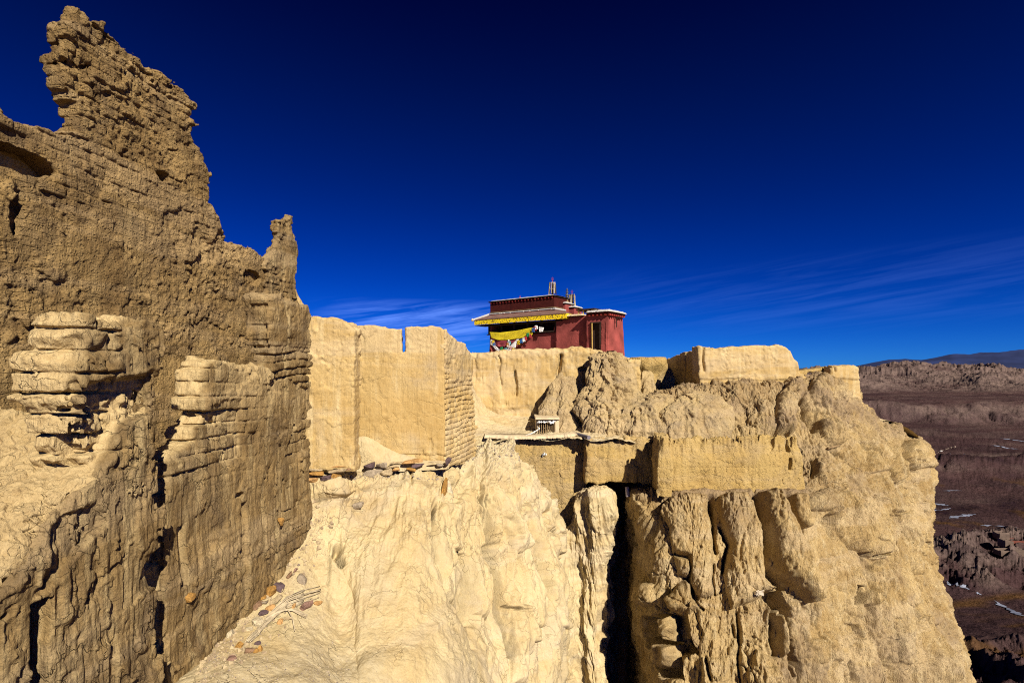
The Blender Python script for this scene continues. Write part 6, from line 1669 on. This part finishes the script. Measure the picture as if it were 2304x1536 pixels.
# far mountains
M_MTN = simple('haze_tinted_mountain', (.020, .032, .105), nscale=.0012, var=.4, bump=0, bscale=.01)  # blue of distance haze put into the rock colour
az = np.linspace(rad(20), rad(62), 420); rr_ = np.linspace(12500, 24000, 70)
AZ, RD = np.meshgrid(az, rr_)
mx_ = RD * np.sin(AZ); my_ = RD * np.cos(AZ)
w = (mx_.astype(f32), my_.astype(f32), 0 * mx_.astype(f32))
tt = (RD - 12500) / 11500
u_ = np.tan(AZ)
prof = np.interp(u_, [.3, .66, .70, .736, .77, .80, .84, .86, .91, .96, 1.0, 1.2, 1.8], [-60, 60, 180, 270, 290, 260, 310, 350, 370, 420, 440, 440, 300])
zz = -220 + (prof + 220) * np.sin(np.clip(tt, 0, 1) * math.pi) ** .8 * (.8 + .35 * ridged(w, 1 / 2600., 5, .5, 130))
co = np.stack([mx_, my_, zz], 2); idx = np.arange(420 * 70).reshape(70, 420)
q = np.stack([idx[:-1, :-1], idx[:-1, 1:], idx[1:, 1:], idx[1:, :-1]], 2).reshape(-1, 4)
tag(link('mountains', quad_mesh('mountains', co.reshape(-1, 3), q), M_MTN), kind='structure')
# frozen stretches of river, and a track
M_ICE = simple('river_ice', (.24, .26, .34), rough=.6, nscale=.05, var=.3, bump=.2, bscale=.5)
M_TRACK = simple('dusty_track', (.26, .19, .15), nscale=.02, var=.3, bump=.1)
def vsurf(px, py):
    d = (vpx - px) ** 2 + (vpy - py) ** 2
    return co_v.reshape(-1, 3)[np.argmin(d)]
co_v = np.stack([XX, YY, zv], 2)
def strip(name, pts, wd, mat, lift=.5):
    P3 = [vsurf(*p) for p in pts]; P3 = np.array(P3); t = np.linspace(0, len(P3) - 1, 12 * len(P3)); C_ = np.stack([np.interp(t, range(len(P3)), P3[:, i]) for i in range(3)], 1)
    V = []; Fc = []
    for i in range(len(C_)):
        d = C_[min(i + 1, len(C_) - 1)] - C_[max(i - 1, 0)]; s_ = np.array((-d[1], d[0], 0)); s_ /= np.linalg.norm(s_) + 1e-9
        e = min(1, min(i, len(C_) - 1 - i) / 5 + .12)
        ww = wd * e * (.6 + .5 * float(hsh(i // 3, 2))) ; off = wd * .4 * float(vn(np.array([i * .33]), np.array([wd]), np.array([0.]))[0])
        for sg in (-1, 1): V.append(C_[i] + s_ * (sg * ww + off))
    V = np.array(V); V[:, 2] = terrain(V[:, 0], V[:, 1])[0] + lift
    for i in range(len(C_) - 1): Fc.append((2 * i, 2 * i + 1, 2 * i + 3, 2 * i + 2))
    mb = MB(); mb.add(V, Fc); o = mb.build(name, mat, None); tag(o, kind='structure')
for pts, wd in (([(2085, 1133), (2110, 1132), (2135, 1138)], 5), ([(2085, 1145), (2105, 1141)], 4), ([(2090, 1150), (2120, 1146), (2140, 1143)], 2), ([(2135, 1168), (2165, 1161), (2195, 1157)], 4.5), ([(2205, 1181), (2240, 1183), (2290, 1187)], 3),
                ([(2125, 1306), (2160, 1318), (2180, 1328)], 2.6), ([(2195, 1334), (2208, 1338)], 1.6), ([(2240, 1352), (2275, 1374), (2310, 1390)], 3.0), ([(2230, 1000), (2260, 1006), (2290, 1010)], 6), ([(2250, 985), (2304, 992)], 7), ([(2140, 1021), (2170, 1022)], 5), ([(2120, 1103), (2165, 1104)], 2)):
    strip('ice', pts, wd, M_ICE)
strip('track', [(2080, 1025), (2110, 1018), (2140, 1008), (2150, 1003)], 2.2, M_TRACK, .4)
# tiny white van on the track
vx = vsurf(2118, 1017); vz = float(terrain(np.array([vx[0]]), np.array([vx[1]]))[0][0]) + .4
van = empty('van', (vx[0], vx[1], vz)); tag(van, 'tiny white van parked by the track far down in the valley', 'van', None, 'thing')
mb = MB(); c = np.array((vx[0], vx[1], vz))
mb.prism([c + np.array(p) for p in ((-2.4, -1, .4), (2.5, -1, .4), (2.5, -1, 1.2), (1.7, -1, 1.4), (1.1, -1, 2.3), (-2.4, -1, 2.3))], (0, 2, 0)); mb.build('body', M_WHITE, van)
for xw in (-1.5, 1.5):
    for yw in (-1.05, .85):
        mb = MB(); mb.tube([c + np.array((xw, yw, .4)), c + np.array((xw, yw + .2, .4))], .4, 12); mb.build('wheel', M_SHADE_TYRE, van)
# ruined houses below
M_RUINR = simple('red_mud_house', (.16, .05, .035), nscale=.3, var=.3, bump=.2, bscale=1)
M_RUINT = simple('mud_house', (.13, .09, .07), nscale=.3, var=.3, bump=.2, bscale=1)
for i, (px, py, w_, d_, h_, mt, lab) in enumerate(((2280, 1224, 6, 5, 5, M_RUINR, 'small red roofless house among the badlands below the cliff'), (2263, 1226, 4, 4, 6, M_RUINT, 'tan roofless house beside the red one'), (2285, 1246, 12, 3, 3, M_RUINT, 'long low tan ruin in front of the red house'),
                                                   (2262, 1244, 8, 4, 3, M_RUINT, 'second low tan ruin, left of the long one'), (2250, 1206, 5, 4, 5, M_RUINT, 'tan ruin behind the red house'))):
    p = vsurf(px, py); z0 = float(p[2]) - 1.5; t = empty('ruined_house', (p[0], p[1], z0)); tag(t, lab, 'ruined house', 'ruined houses in the valley', 'thing')
    for (x0, x1, y0, y1, hh) in ((-w_, w_, -d_, -d_ + .8, h_), (-w_, -w_ + .8, -d_ + .8, d_, h_ * .9), (w_ - .8, w_, -d_ + .8, d_, h_ * .8), (-w_ + .8, w_ - .8, d_ - .8, d_, h_)):
        mb = MB(); V = [(p[0] + x, p[1] + y, z0 + z) for z in (0, 1) for x, y in ((x0, y0), (x1, y0), (x1, y1), (x0, y1))]
        V = [(a, b, z0 if k < 4 else z0 + 1.5 + hh * (1 + .18 * float(hsh(k, i, int(x0 * 10))))) for k, (a, b, c_) in enumerate(V)]
        mb.add(V, [(0, 3, 2, 1), (4, 5, 6, 7), (0, 1, 5, 4), (1, 2, 6, 5), (2, 3, 7, 6), (3, 0, 4, 7)]); mb.build('wall', mt, t)
print('script done', round(time.time() - T0, 1))
